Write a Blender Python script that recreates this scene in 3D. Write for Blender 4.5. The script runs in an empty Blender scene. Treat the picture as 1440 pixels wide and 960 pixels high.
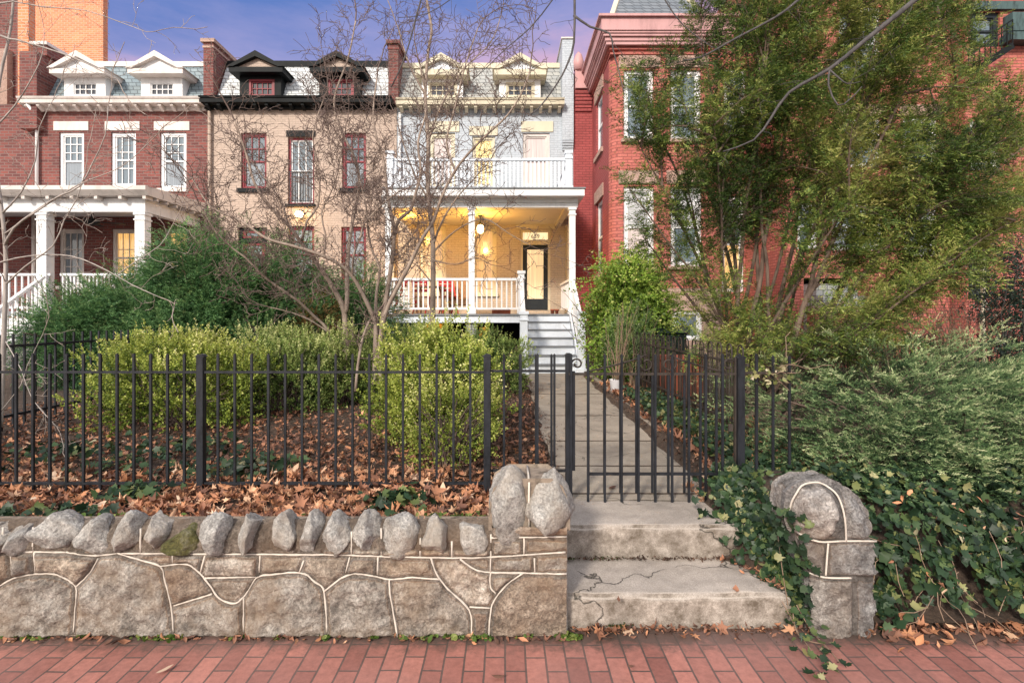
import bpy, bmesh, math, random
import numpy as np
from mathutils import Vector, noise as mn
random.seed(5); rng = np.random.default_rng(11)
SC = bpy.context.scene; COL = SC.collection
F = 750.0; VX = 712.0; VY = 443.0; EYE = 1.76
def X(px, d): return (px - VX) / F * d
def H(py, d): return EYE + (VY - py) / F * d
def PT(px, py, d): return (X(px, d), d, H(py, d))
R = math.radians

# ------------------------------------------------------------------ object helpers
def wloc(o):
    v = Vector((0, 0, 0))
    while o is not None:
        v += o.location; o = o.parent
    return v
def tag(o, label=None, cat=None, group=None, kind=None):
    if label: o['label'] = label
    if cat: o['category'] = cat
    if group: o['group'] = group
    if kind: o['kind'] = kind
    return o
def thing(name, label, cat, loc, group=None):
    o = bpy.data.objects.new(name, None); COL.objects.link(o)
    o.location = loc; o.empty_display_size = .2
    return tag(o, label, cat, group)
def link_mesh(name, me, mat, parent=None):
    for m in (mat if isinstance(mat, (list, tuple)) else [mat]): me.materials.append(m)
    o = bpy.data.objects.new(name, me); COL.objects.link(o)
    if parent is not None: o.parent = parent
    return o
def poly(name, V, Fc, mat, parent=None, attr=None, smooth=False, loc=None, aname='rnd'):
    """mesh from an (N,3) array and an (M,k) face array"""
    V = np.asarray(V, dtype=np.float32).copy(); Fc = np.asarray(Fc, dtype=np.int32)
    base = wloc(parent) if parent is not None else Vector(loc or (0, 0, 0))
    V -= np.array(base, dtype=np.float32)
    k = Fc.shape[1]; me = bpy.data.meshes.new(name)
    me.vertices.add(len(V)); me.vertices.foreach_set('co', V.ravel())
    me.loops.add(Fc.size); me.loops.foreach_set('vertex_index', Fc.ravel())
    me.polygons.add(len(Fc)); me.polygons.foreach_set('loop_start', np.arange(0, Fc.size, k, dtype=np.int32))
    me.update(calc_edges=True)
    if smooth: me.polygons.foreach_set('use_smooth', np.ones(len(Fc), dtype=bool))
    if attr is not None:
        a = me.attributes.new(aname, 'FLOAT', 'POINT'); a.data.foreach_set('value', np.asarray(attr, dtype=np.float32))
    o = link_mesh(name, me, mat, parent)
    if parent is None and loc: o.location = loc
    return o
class MB:
    def __init__(s): s.v = []; s.f = []; s.sm = []
    def face(s, pts, sm=False):
        n = len(s.v); s.v += [tuple(p) for p in pts]; s.f.append(tuple(range(n, n + len(pts)))); s.sm.append(sm)
    def box(s, x0, y0, z0, x1, y1, z1):
        if x0 > x1: x0, x1 = x1, x0
        if y0 > y1: y0, y1 = y1, y0
        if z0 > z1: z0, z1 = z1, z0
        n = len(s.v)
        s.v += [(x0,y0,z0),(x1,y0,z0),(x1,y1,z0),(x0,y1,z0),(x0,y0,z1),(x1,y0,z1),(x1,y1,z1),(x0,y1,z1)]
        for q in ((0,3,2,1),(4,5,6,7),(0,1,5,4),(1,2,6,5),(2,3,7,6),(3,0,4,7)):
            s.f.append(tuple(n + i for i in q)); s.sm.append(False)
        return s
    def prism(s, prof, y0, y1):
        """closed XZ outline extruded along Y"""
        n = len(s.v); k = len(prof)
        s.v += [(x, y0, z) for x, z in prof] + [(x, y1, z) for x, z in prof]
        s.f.append(tuple(range(n, n + k))); s.f.append(tuple(range(n + 2*k - 1, n + k - 1, -1))); s.sm += [False, False]
        for i in range(k):
            j = (i + 1) % k; s.f.append((n + i, n + j, n + k + j, n + k + i)); s.sm.append(False)
        return s
    def prismx(s, prof, x0, x1):
        """closed YZ outline extruded along X"""
        n = len(s.v); k = len(prof)
        s.v += [(x0, y, z) for y, z in prof] + [(x1, y, z) for y, z in prof]
        s.f.append(tuple(range(n, n + k))); s.f.append(tuple(range(n + 2*k - 1, n + k - 1, -1))); s.sm += [False, False]
        for i in range(k):
            j = (i + 1) % k; s.f.append((n + i, n + j, n + k + j, n + k + i)); s.sm.append(False)
        return s
    def bar(s, a, b, w, h=None):
        """rectangular bar from a to b"""
        a = Vector(a); b = Vector(b); h = h or w
        t = (b - a).normalized(); up = Vector((0,0,1)) if abs(t.z) < .95 else Vector((0,1,0))
        u = t.cross(up).normalized() * w/2; v = u.cross(t).normalized() * h/2
        n = len(s.v)
        for c in (a, b): s.v += [tuple(c-u-v), tuple(c+u-v), tuple(c+u+v), tuple(c-u+v)]
        for q in ((0,3,2,1),(4,5,6,7),(0,1,5,4),(1,2,6,5),(2,3,7,6),(3,0,4,7)):
            s.f.append(tuple(n + i for i in q)); s.sm.append(False)
        return s
    def tube(s, pts, rad, n=6, cap=True):
        pts = [Vector(p) for p in pts]
        if not hasattr(rad, '__len__'): rad = [rad]*len(pts)
        b = len(s.v); ref = None
        for i, p in enumerate(pts):
            t = (pts[min(i+1, len(pts)-1)] - pts[max(i-1, 0)])
            if t.length < 1e-9: t = Vector((0,0,1))
            t.normalize()
            if ref is None:
                ref = Vector((0,0,1)) if abs(t.z) < .9 else Vector((1,0,0))
                ref = (ref - t*ref.dot(t)).normalized()
            else:
                ref = ref - t*ref.dot(t)
                ref = ref.normalized() if ref.length > 1e-6 else t.orthogonal().normalized()
            w = t.cross(ref)
            for k in range(n):
                a = 2*math.pi*k/n
                s.v.append(tuple(p + (ref*math.cos(a) + w*math.sin(a))*rad[i]))
        for i in range(len(pts)-1):
            for k in range(n):
                k2 = (k+1) % n
                s.f.append((b+i*n+k, b+i*n+k2, b+(i+1)*n+k2, b+(i+1)*n+k)); s.sm.append(True)
        if cap:
            s.f.append(tuple(b+n-1-k for k in range(n))); s.sm.append(False)
            e = b + (len(pts)-1)*n
            s.f.append(tuple(e+k for k in range(n))); s.sm.append(False)
        return s
    def lathe(s, cx, cy, prof, n=20):
        b = len(s.v)
        for r, z in prof:
            for k in range(n):
                a = 2*math.pi*k/n; s.v.append((cx + r*math.cos(a), cy + r*math.sin(a), z))
        for i in range(len(prof)-1):
            for k in range(n):
                k2 = (k+1) % n; s.f.append((b+i*n+k, b+i*n+k2, b+(i+1)*n+k2, b+(i+1)*n+k)); s.sm.append(True)
        s.f.append(tuple(b+n-1-k for k in range(n))); s.sm.append(False)
        e = b+(len(prof)-1)*n; s.f.append(tuple(e+k for k in range(n))); s.sm.append(False)
        return s
    def build(s, name, mat, parent=None, loc=None, bevel=0):
        base = wloc(parent) if parent is not None else Vector(loc or (0,0,0))
        me = bpy.data.meshes.new(name)
        me.from_pydata([(x-base.x, y-base.y, z-base.z) for x, y, z in s.v], [], s.f)
        me.polygons.foreach_set('use_smooth', s.sm); me.update()
        o = link_mesh(name, me, mat, parent)
        if parent is None and loc: o.location = loc
        if bevel:
            m = o.modifiers.new('bevel', 'BEVEL'); m.width = bevel; m.segments = 2; m.limit_method = 'ANGLE'
        return o
def copy_child(src, parent, loc):
    c = src.copy(); COL.objects.link(c); c.parent = parent; c.location = loc
    return c
def copy_tree(o, parent=None):
    c = o.copy(); COL.objects.link(c)
    if parent is not None: c.parent = parent
    for ch in list(o.children): copy_tree(ch, c)
    return c

# ------------------------------------------------------------------ materials
def newmat(name):
    m = bpy.data.materials.new(name); m.use_nodes = True
    nt = m.node_tree; return m, nt, nt.nodes, nt.links, nt.nodes['Principled BSDF']
def inp(n, k, v):
    if k in n.inputs: n.inputs[k].default_value = v
def rgb(c): return (c[0], c[1], c[2], 1)
def mixc(N, L, fac, a, b, mode='MIX'):
    m = N.new('ShaderNodeMix'); m.data_type = 'RGBA'; m.blend_type = mode
    for s, v in ((m.inputs[0], fac), (m.inputs[6], a), (m.inputs[7], b)):
        if hasattr(v, 'links') or isinstance(v, bpy.types.NodeSocket): L.new(v, s)
        elif isinstance(v, (int, float)): s.default_value = v
        else: s.default_value = rgb(v)
    return m.outputs[2]
def noise_(N, L, vec, scale, detail=4, rough=.6):
    n = N.new('ShaderNodeTexNoise'); n.inputs['Scale'].default_value = scale
    n.inputs['Detail'].default_value = detail; n.inputs['Roughness'].default_value = rough
    if vec is not None: L.new(vec, n.inputs['Vector'])
    return n.outputs['Fac']
def ramp_(N, L, fac, stops):
    r = N.new('ShaderNodeValToRGB'); e = r.color_ramp.elements
    while len(e) < len(stops): e.new(.5)
    for el, (p, c) in zip(e, stops): el.position = p; el.color = rgb(c) if hasattr(c, '__len__') else (c, c, c, 1)
    if fac is not None: L.new(fac, r.inputs['Fac'])
    return r.outputs['Color']
def bump_(N, L, hgt, strength, dist=.01, nrm=None):
    b = N.new('ShaderNodeBump'); b.inputs['Strength'].default_value = strength; b.inputs['Distance'].default_value = dist
    L.new(hgt, b.inputs['Height'])
    if nrm is not None: L.new(nrm, b.inputs['Normal'])
    return b.outputs['Normal']
def geo(N): return N.new('ShaderNodeNewGeometry').outputs['Position']
def math_(N, L, op, a, b=None, c=None):
    m = N.new('ShaderNodeMath'); m.operation = op
    for i, v in enumerate((a, b, c)):
        if v is None: continue
        if isinstance(v, (int, float)): m.inputs[i].default_value = v
        else: L.new(v, m.inputs[i])
    return m.outputs[0]
def paint(name, c, rough=.5, var=.24, scale=3, bump=.15, metal=0, streak=True, spec=.35):
    m, nt, N, L, B = newmat(name); p = geo(N)
    dark = tuple(x*(1-var*1.6) for x in c); lite = tuple(min(1, x*(1+var*.6)) for x in c)
    mp = N.new('ShaderNodeMapping'); L.new(p, mp.inputs['Vector'])
    mp.inputs['Scale'].default_value = (1, 1, .3 if streak else 1)
    n = noise_(N, L, mp.outputs[0], scale, 6, .7)
    col = ramp_(N, L, n, [(.3, dark), (.52, c), (.75, lite)])
    L.new(col, B.inputs['Base Color']); inp(B, 'Roughness', rough); inp(B, 'Metallic', metal); inp(B, 'Specular IOR Level', spec)
    n2 = noise_(N, L, p, 60, 3); L.new(bump_(N, L, n2, bump, .004), B.inputs['Normal'])
    return m
def brick(name, c1, c2, mortar, var=.5, w=.215, h=.075, mort=.012, bump=.5, swap=False, rough=.8, extra=None, stain=(.04,.03,.025), stain_amt=.25):
    m, nt, N, L, B = newmat(name); p = geo(N)
    sx = N.new('ShaderNodeSeparateXYZ'); L.new(p, sx.inputs[0])
    cb = N.new('ShaderNodeCombineXYZ')
    if swap: L.new(sx.outputs[1], cb.inputs[0]); L.new(sx.outputs[0], cb.inputs[1])
    else:
        L.new(math_(N, L, 'ADD', sx.outputs[0], sx.outputs[1]), cb.inputs[0]); L.new(sx.outputs[2], cb.inputs[1])
    # slight waviness so that courses are not ruler straight
    nz = N.new('ShaderNodeTexNoise'); nz.inputs['Scale'].default_value = 2.5; L.new(p, nz.inputs['Vector'])
    vm = N.new('ShaderNodeVectorMath'); vm.operation = 'MULTIPLY_ADD'
    L.new(nz.outputs['Color'], vm.inputs[0]); vm.inputs[1].default_value = (.012,)*3; L.new(cb.outputs[0], vm.inputs[2])
    t = N.new('ShaderNodeTexBrick'); L.new(vm.outputs[0], t.inputs['Vector'])
    inp(t, 'Scale', 1); inp(t, 'Brick Width', w); inp(t, 'Row Height', h); inp(t, 'Mortar Size', mort); inp(t, 'Mortar Smooth', .25); inp(t, 'Bias', 0)
    t.offset = .5
    t.inputs['Color1'].default_value = rgb(c1); t.inputs['Color2'].default_value = rgb(c2); t.inputs['Mortar'].default_value = rgb(mortar)
    n = noise_(N, L, p, 1.3, 5, .65); n3 = noise_(N, L, p, 30, 4, .7)
    v = ramp_(N, L, n, [(.25, 1-var*.5), (.75, 1+var*.35)])
    col = mixc(N, L, 1, t.outputs['Color'], v, 'MULTIPLY')
    v2 = ramp_(N, L, n3, [(.25, .72), (.75, 1.18)]); col = mixc(N, L, 1, col, v2, 'MULTIPLY')
    n4 = noise_(N, L, p, .8, 7, .75); f = ramp_(N, L, n4, [(.52, 0), (.75, stain_amt)])
    col = mixc(N, L, f, col, stain)
    if extra: col = extra(N, L, p, sx, col)
    L.new(col, B.inputs['Base Color']); inp(B, 'Roughness', rough)
    h1 = math_(N, L, 'SUBTRACT', 1, t.outputs['Fac']); h2 = math_(N, L, 'MULTIPLY_ADD', n3, .35, h1)
    L.new(bump_(N, L, h2, bump, .012), B.inputs['Normal'])
    return m
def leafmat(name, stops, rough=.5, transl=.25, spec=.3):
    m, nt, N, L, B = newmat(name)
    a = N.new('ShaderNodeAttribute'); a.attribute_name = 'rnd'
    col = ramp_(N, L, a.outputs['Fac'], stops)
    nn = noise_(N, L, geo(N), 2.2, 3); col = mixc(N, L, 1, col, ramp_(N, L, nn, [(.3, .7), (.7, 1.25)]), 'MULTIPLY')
    L.new(col, B.inputs['Base Color']); inp(B, 'Roughness', rough); inp(B, 'Specular IOR Level', spec)
    tr = N.new('ShaderNodeBsdfTranslucent'); L.new(col, tr.inputs['Color'])
    mx = N.new('ShaderNodeMixShader'); mx.inputs[0].default_value = transl
    L.new(B.outputs[0], mx.inputs[1]); L.new(tr.outputs[0], mx.inputs[2])
    L.new(mx.outputs[0], N['Material Output'].inputs['Surface'])
    return m
def bark(name, c1, c2, scale=14):
    m, nt, N, L, B = newmat(name); p = geo(N)
    mp = N.new('ShaderNodeMapping'); L.new(p, mp.inputs['Vector']); mp.inputs['Scale'].default_value = (1, 1, .35)
    n = noise_(N, L, mp.outputs[0], scale, 6, .7); L.new(ramp_(N, L, n, [(.3, c1), (.68, c2)]), B.inputs['Base Color'])
    inp(B, 'Roughness', .85); L.new(bump_(N, L, n, .6, .01), B.inputs['Normal'])
    return m
def pane(name, c, rough=.06, emit=None, es=1, pattern=None):
    m, nt, N, L, B = newmat(name); p = geo(N)
    mp = N.new('ShaderNodeMapping'); L.new(p, mp.inputs['Vector']); mp.inputs['Scale'].default_value = pattern or (6, 6, .5)
    n = noise_(N, L, mp.outputs[0], 3, 3)
    col = ramp_(N, L, n, [(.3, tuple(x*.6 for x in c)), (.7, c)])
    L.new(col, B.inputs['Base Color']); inp(B, 'Roughness', rough); inp(B, 'Specular IOR Level', .8)
    nb = noise_(N, L, p, 1.6, 2); L.new(bump_(N, L, nb, .08, .02), B.inputs['Normal'])
    if emit:
        ce = ramp_(N, L, n, [(.3, tuple(x*.6 for x in emit)), (.7, emit)])
        L.new(ce, B.inputs['Emission Color']); inp(B, 'Emission Strength', es)
    return m
def slate(name, c1, c2, w=.22, h=.14):
    return brick(name, c1, c2, tuple(x*.35 for x in c1), .3, w, h, .012, .5, rough=.55)
def concrete(name, c, dirt, crack=False):
    m, nt, N, L, B = newmat(name); p = geo(N)
    n = noise_(N, L, p, 2.2, 7, .7); n2 = noise_(N, L, p, 160, 3, .7); n3 = noise_(N, L, p, 9, 6, .75)
    col = ramp_(N, L, n, [(.3, tuple(x*.68 for x in c)), (.5, c), (.72, tuple(x*1.25 for x in c))])
    col = mixc(N, L, 1, col, ramp_(N, L, n2, [(.3, .62), (.7, 1.25)]), 'MULTIPLY')
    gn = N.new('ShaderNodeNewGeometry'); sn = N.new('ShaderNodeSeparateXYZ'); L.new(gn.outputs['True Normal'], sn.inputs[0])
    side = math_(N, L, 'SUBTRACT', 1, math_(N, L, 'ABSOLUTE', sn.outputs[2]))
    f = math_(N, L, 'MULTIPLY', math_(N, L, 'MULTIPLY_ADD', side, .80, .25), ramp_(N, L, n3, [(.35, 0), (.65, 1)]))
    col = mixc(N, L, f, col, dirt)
    hgt = math_(N, L, 'MULTIPLY_ADD', n3, .6, math_(N, L, 'MULTIPLY', n2, .5))
    if crack:
        vz = N.new('ShaderNodeTexVoronoi'); vz.feature = 'DISTANCE_TO_EDGE'; inp(vz, 'Scale', 1.15)
        nz = N.new('ShaderNodeTexNoise'); inp(nz, 'Scale', 3.5); inp(nz, 'Detail', 5); L.new(p, nz.inputs['Vector'])
        vm = N.new('ShaderNodeVectorMath'); vm.operation = 'MULTIPLY_ADD'; L.new(nz.outputs['Color'], vm.inputs[0]); vm.inputs[1].default_value = (.45,)*3; L.new(p, vm.inputs[2])
        L.new(vm.outputs[0], vz.inputs['Vector'])
        ck = ramp_(N, L, vz.outputs['Distance'], [(.0, 1), (.008, 0)])
        msk = ramp_(N, L, noise_(N, L, p, 1.4, 2), [(.42, 0), (.47, 1)])
        ck = math_(N, L, 'MULTIPLY', ck, msk)
        col = mixc(N, L, ck, col, (.03, .026, .02)); hgt = math_(N, L, 'SUBTRACT', hgt, ck)
    L.new(col, B.inputs['Base Color']); inp(B, 'Roughness', .92)
    L.new(bump_(N, L, hgt, .55, .008), B.inputs['Normal'])
    return m
def stone(name, c1, c2, c3, attr=False, tone_range=(.72, 1.2), warm=(.2,.15,.1)):
    m, nt, N, L, B = newmat(name)
    p = geo(N) if attr else N.new('ShaderNodeNewGeometry').outputs['Position']
    n = noise_(N, L, p, 9, 8, .72); n2 = noise_(N, L, p, 70, 5, .75); n3 = noise_(N, L, p, 3, 5, .65)
    col = ramp_(N, L, n, [(.3, c1), (.5, c2), (.72, c3)])
    col = mixc(N, L, 1, col, ramp_(N, L, n2, [(.30, .38), (.5, .95), (.68, 1.6)]), 'MULTIPLY')
    col = mixc(N, L, ramp_(N, L, n3, [(.45, 0), (.68, .75)]), col, warm)
    if attr:
        a = N.new('ShaderNodeAttribute'); a.attribute_name = 'rnd'
        col = mixc(N, L, 1, col, ramp_(N, L, a.outputs['Fac'], [(0, (.42, .36, .31)), (.10, (tone_range[0],)*3), (.22, (.62, .50, .43)), (.36, (.80, .72, .64)), (.5, (1, .97, .93)), (.64, (.84, .86, .88)), (.78, (1.05, .93, .80)), (1, (tone_range[1],)*3)]), 'MULTIPLY')
    L.new(col, B.inputs['Base Color']); inp(B, 'Roughness', .9)
    hh = math_(N, L, 'MULTIPLY_ADD', n2, .35, n)
    L.new(bump_(N, L, hh, 1.0, .05), B.inputs['Normal'])
    return m
def emis(name, c, s):
    m, nt, N, L, B = newmat(name); inp(B, 'Base Color', rgb(c)); inp(B, 'Emission Color', rgb(c)); inp(B, 'Emission Strength', s); inp(B, 'Roughness', .4)
    return m

def dirt_edge(N, L, p, sx, col):
    # soil and grit washed against the foot of the wall, dull wear elsewhere
    n = noise_(N, L, p, 14, 6, .75)
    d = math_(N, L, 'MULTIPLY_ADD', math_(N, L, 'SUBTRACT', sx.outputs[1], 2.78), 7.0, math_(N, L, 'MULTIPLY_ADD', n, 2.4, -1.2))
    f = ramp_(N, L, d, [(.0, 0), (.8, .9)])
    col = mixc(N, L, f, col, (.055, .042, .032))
    n2 = noise_(N, L, p, 1.1, 4, .6)
    return mixc(N, L, ramp_(N, L, n2, [(.4, 0), (.75, .35)]), col, (.33, .2, .18))
M = {}
M['walk_brick'] = brick('pavement brick', (.25,.095,.075), (.43,.175,.135), (.10,.065,.055), .6, .212, .1035, .0055, .5, True, .8, dirt_edge)
M['brick_dark'] = brick('dark red brick', (.25,.066,.052), (.12,.033,.03), (.20,.125,.11), .3, .235, .085, .012)
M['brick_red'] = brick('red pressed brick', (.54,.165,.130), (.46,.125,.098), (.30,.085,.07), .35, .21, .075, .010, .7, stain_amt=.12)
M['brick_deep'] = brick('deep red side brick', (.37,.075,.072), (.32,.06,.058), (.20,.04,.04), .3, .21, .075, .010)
M['brick_orange'] = brick('sunlight-painted orange brick', (.84,.30,.13), (.68,.19,.08), (.66,.38,.26), .3, .26, .095, .018, stain_amt=.03)  # sunlight on the far brick is put into this bright orange colour
M['brick_tan'] = brick('tan painted brick', (.49,.37,.295), (.45,.34,.27), (.36,.27,.215), .25, .21, .07, .008, .35, rough=.6)
M['brick_blue'] = brick('pale blue grey painted brick', (.49,.535,.58), (.455,.50,.55), (.36,.40,.445), .25, .21, .07, .008, .35, rough=.6, stain=(.2,.2,.19))
M['brick_beige'] = brick('beige painted brick', (.52,.43,.33), (.48,.40,.31), (.38,.31,.24), .25, .21, .07, .008, .35, rough=.6, stain_amt=.1)
M['stone_pink'] = stone('pink sandstone', (.40,.26,.21), (.48,.32,.26), (.56,.40,.34), warm=(.42,.27,.2))
M['sand_block'] = brick('pink sandstone blocks', (.50,.34,.27), (.45,.30,.24), (.3,.2,.16), .25, .62, .3, .012, .4, stain_amt=.15)
M['slate_blue'] = slate('blue grey slate', (.19,.25,.28), (.25,.31,.33))
M['slate_white'] = slate('pale painted slate', (.62,.65,.66), (.7,.72,.72))
M['slate_grey'] = slate('weathered grey slate', (.34,.35,.34), (.42,.42,.39))
M['slate_dark'] = slate('dark slate', (.14,.16,.18), (.2,.22,.24))
M['white'] = paint('white paint', (.80,.80,.80), .45, .12)
M['cream'] = paint('cream trim paint', (.62,.56,.42), .5, .15)
M['pinkwhite'] = paint('warm white trim paint', (.66,.60,.56), .5, .15)
M['white_blue'] = paint('cool white paint', (.76,.81,.87), .45, .1)
M['tread'] = paint('grey tread paint', (.20,.21,.22), .5, .2)
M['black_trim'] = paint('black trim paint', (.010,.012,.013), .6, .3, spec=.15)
M['iron'] = paint('weathered black iron', (.016,.018,.023), .5, .5, 20, .3, 0, spec=.3)
M['iron_grey'] = paint('rusting grey iron', (.050,.040,.034), .65, .6, 14, .4, 0, spec=.2)
M['red_frame'] = paint('red frame paint', (.22,.018,.03), .5, .2)
M['dark_door'] = paint('charcoal door paint', (.024,.030,.036), .5, .2, spec=.2)
M['maroon'] = paint('mauve metal cornice', (.52,.29,.285), .5, .2)
M['porch_ceiling'] = paint('yellow cream porch ceiling', (.68,.6,.44), .6, .06)
M['wood'] = paint('brown wood', (.22,.12,.06), .6, .3)
M['chair_red'] = paint('red chair paint', (.42,.03,.04), .45, .15)
M['wicker'] = paint('brown wicker', (.28,.16,.08), .8, .4, 40)
M['bin_green'] = paint('dark green bin plastic', (.03,.05,.045), .5, .2)
M['terracotta'] = paint('terracotta clay', (.34,.10,.06), .8, .2)
M['pot_white'] = paint('white glazed pot', (.75,.75,.78), .3, .06)
M['copper'] = paint('weathered green copper', (.06,.10,.10), .6, .5, 8)
M['pane_sky'] = pane('window reflecting sky', (.16,.21,.25))
M['pane_curtain'] = pane('window with white curtain', (.27,.31,.35), .06, pattern=(14, 14, .3))
M['pane_dark'] = pane('dark window', (.03,.04,.06))
M['pane_blind'] = pane('window with blind', (.62,.62,.63), .2, pattern=(.4,.4,9))
M['pane_pink'] = pane('window with pinkish curtain', (.60,.52,.50), .15, (1,.72,.6), .22, pattern=(14, 14, .3))
M['pane_lit'] = pane('warmly lit window', (.6,.45,.25), .1, (1,.55,.16), .95)
M['pane_glow'] = pane('curtained door glass', (.7,.6,.42), .12, (1,.70,.36), .78, pattern=(20, 20, .3))
M['pane_porch'] = pane('porch window with lace', (.66,.52,.36), .12, (1,.66,.32), .32, pattern=(14, 14, .6))
M['pane_yellow'] = pane('bright yellow door light', (.75,.6,.3), .15, (1,.68,.22), .95, pattern=(14, 14, .3))
M['pane_amber'] = pane('amber basement window', (.6,.3,.08), .2, (1,.36,.03), .9)
M['pane_transom'] = pane('lit transom glass', (.8,.75,.6), .15, (1,.82,.5), 1.05)
M['num'] = paint('bronze numerals', (.10,.06,.03), .4, .1)
M['lamp'] = emis('lamp glass', (1,.72,.3), 14)
M['concrete'] = concrete('worn concrete', (.43,.375,.325), (.11,.085,.062), True)
M['path'] = concrete('path concrete', (.36,.31,.25), (.12,.095,.07), True)
M['wall_stone'] = stone('field stone', (.14,.12,.10), (.41,.36,.31), (.72,.665,.595), True, (.58,1.3), warm=(.40,.29,.20))
M['rock'] = stone('grey coping rock', (.22,.205,.19), (.45,.425,.39), (.70,.67,.62), warm=(.45,.37,.29))
M['rock_dark'] = stone('dark grey pier stone', (.11,.105,.103), (.26,.245,.235), (.48,.46,.44), warm=(.30,.24,.19))
M['pier_stone'] = stone('weathered pier stone', (.11,.10,.095), (.29,.27,.255), (.60,.57,.54), True, (.6,1.45), warm=(.26,.20,.155))
M['moss'] = stone('mossy rock', (.05,.055,.018), (.13,.12,.035), (.34,.31,.24), warm=(.075,.08,.016))
M['mortar'] = paint('mortar bed', (.245,.195,.15), .95, .45, 14, 1.0, streak=False)
M['bead'] = paint('raised white mortar bead', (.60,.54,.47), .9, .22, 14, .4)
def soil():
    m, nt, N, L, B = newmat('garden soil'); p = geo(N)
    n = noise_(N, L, p, 6, 8, .75); n2 = noise_(N, L, p, 60, 6, .8)
    col = ramp_(N, L, n, [(.3, (.05,.034,.024)), (.55, (.12,.078,.054)), (.75, (.19,.13,.085))])
    col = mixc(N, L, 1, col, ramp_(N, L, n2, [(.3, .35), (.7, 1.5)]), 'MULTIPLY')
    L.new(col, B.inputs['Base Color']); inp(B, 'Roughness', .95)
    L.new(bump_(N, L, math_(N, L, 'MULTIPLY_ADD', n2, .8, n), 1, .05), B.inputs['Normal'])
    return m
M['soil'] = soil()
M['yew'] = leafmat('yew needles', [(0, (.012,.026,.009)), (.5, (.035,.075,.022)), (.8, (.07,.115,.03)), (1, (.15,.17,.055))])
M['yew_dark'] = leafmat('dark yew needles', [(0, (.018,.045,.018)), (.4, (.075,.175,.066)), (.72, (.17,.31,.11)), (1, (.32,.40,.16))])
M['yew_olive'] = leafmat('olive yew needles', [(0, (.026,.052,.013)), (.3, (.095,.165,.036)), (.6, (.25,.31,.065)), (1, (.54,.50,.17))])
M['juniper'] = leafmat('juniper scales', [(0, (.008,.020,.008)), (.3, (.05,.105,.04)), (.58, (.18,.28,.11)), (.82, (.40,.48,.23)), (1, (.58,.60,.34))], .7, .15)
M['box'] = leafmat('boxwood leaves', [(0, (.04,.07,.014)), (.3, (.15,.215,.032)), (.6, (.34,.40,.07)), (.85, (.54,.56,.15)), (1, (.74,.70,.33))])
M['box_green'] = leafmat('green boxwood leaves', [(0, (.035,.065,.015)), (.35, (.14,.22,.05)), (.7, (.34,.41,.12)), (1, (.6,.6,.28))])
M['shrub'] = leafmat('bright shrub leaves', [(0, (.05,.085,.014)), (.4, (.17,.29,.04)), (.75, (.36,.48,.085)), (1, (.58,.55,.2))])
M['ivy'] = leafmat('ivy leaves', [(0, (.008,.020,.009)), (.4, (.024,.052,.024)), (.64, (.055,.095,.035)), (.80, (.14,.16,.05)), (.90, (.30,.28,.13)), (1, (.58,.50,.36))], .45, .12, .28)
M['weed'] = leafmat('weed leaves', [(0, (.04,.08,.015)), (.6, (.13,.2,.04)), (1, (.28,.3,.09))])
M['holly'] = leafmat('holly leaves', [(0, (.008,.018,.012)), (.6, (.025,.05,.035)), (1, (.07,.11,.07))], .4, .1, .5)
M['dead'] = leafmat('dead brown needles', [(0, (.10,.05,.015)), (.6, (.24,.13,.045)), (1, (.38,.24,.10))])
M['fall'] = leafmat('fallen dry leaves', [(0, (.06,.036,.028)), (.25, (.20,.098,.066)), (.48, (.37,.17,.10)), (.70, (.54,.25,.125)), (.88, (.64,.40,.25)), (1, (.70,.54,.40))], .7, .1)
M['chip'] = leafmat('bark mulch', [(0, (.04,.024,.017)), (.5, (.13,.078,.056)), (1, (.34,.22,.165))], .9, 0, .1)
M['grass'] = leafmat('grass blades', [(0, (.03,.05,.012)), (.6, (.09,.12,.03)), (1, (.3,.28,.12))])
M['bark_tan'] = bark('crape myrtle bark', (.19,.135,.105), (.40,.32,.26))
M['bark_grey'] = bark('pale grey bark', (.24,.21,.19), (.45,.40,.36))
M['twig'] = bark('dark twig bark', (.10,.066,.056), (.21,.15,.125), 30)
M['twig_pale'] = bark('pale twig bark', (.24,.19,.16), (.42,.35,.30), 30)
M['bark_dark'] = bark('dark street tree bark', (.03,.027,.028), (.11,.098,.095), 20)
M['bark_yew'] = bark('yew bark', (.07,.045,.035), (.20,.14,.105), 20)
M['brush'] = bark('dry brush stems', (.18,.11,.07), (.34,.24,.17), 20)
# ------------------------------------------------------------------ camera, sky, sun
cam = bpy.data.cameras.new('camera'); co = bpy.data.objects.new('camera', cam); COL.objects.link(co); SC.camera = co
cam.sensor_width = 36; cam.lens = F/1440*36; co.location = (0, 0, EYE); co.rotation_euler = (R(90), 0, 0)
cam.shift_x = 8/1440; cam.shift_y = -37/1440; cam.clip_end = 1500; cam.clip_start = .05
SC.view_settings.view_transform = 'Standard'; SC.view_settings.look = 'None'; SC.view_settings.exposure = 0
SC.cycles.max_bounces = 6; SC.cycles.diffuse_bounces = 3; SC.cycles.glossy_bounces = 2; SC.cycles.transmission_bounces = 2
SUN_EL, SUN_AZ = 30, 205       # low sun behind the camera, to its left
W = bpy.data.worlds.new('World'); SC.world = W; W.use_nodes = True
N = W.node_tree.nodes; L = W.node_tree.links; BG = N['Background']
sky = N.new('ShaderNodeTexSky'); sky.sky_type = 'NISHITA'; sky.sun_disc = False
sky.sun_elevation = R(SUN_EL); sky.sun_rotation = R(SUN_AZ); sky.air_density = 1.2; sky.dust_density = 2.5
tc = N.new('ShaderNodeTexCoord'); sx = N.new('ShaderNodeSeparateXYZ'); L.new(tc.outputs['Generated'], sx.inputs[0])
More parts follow.
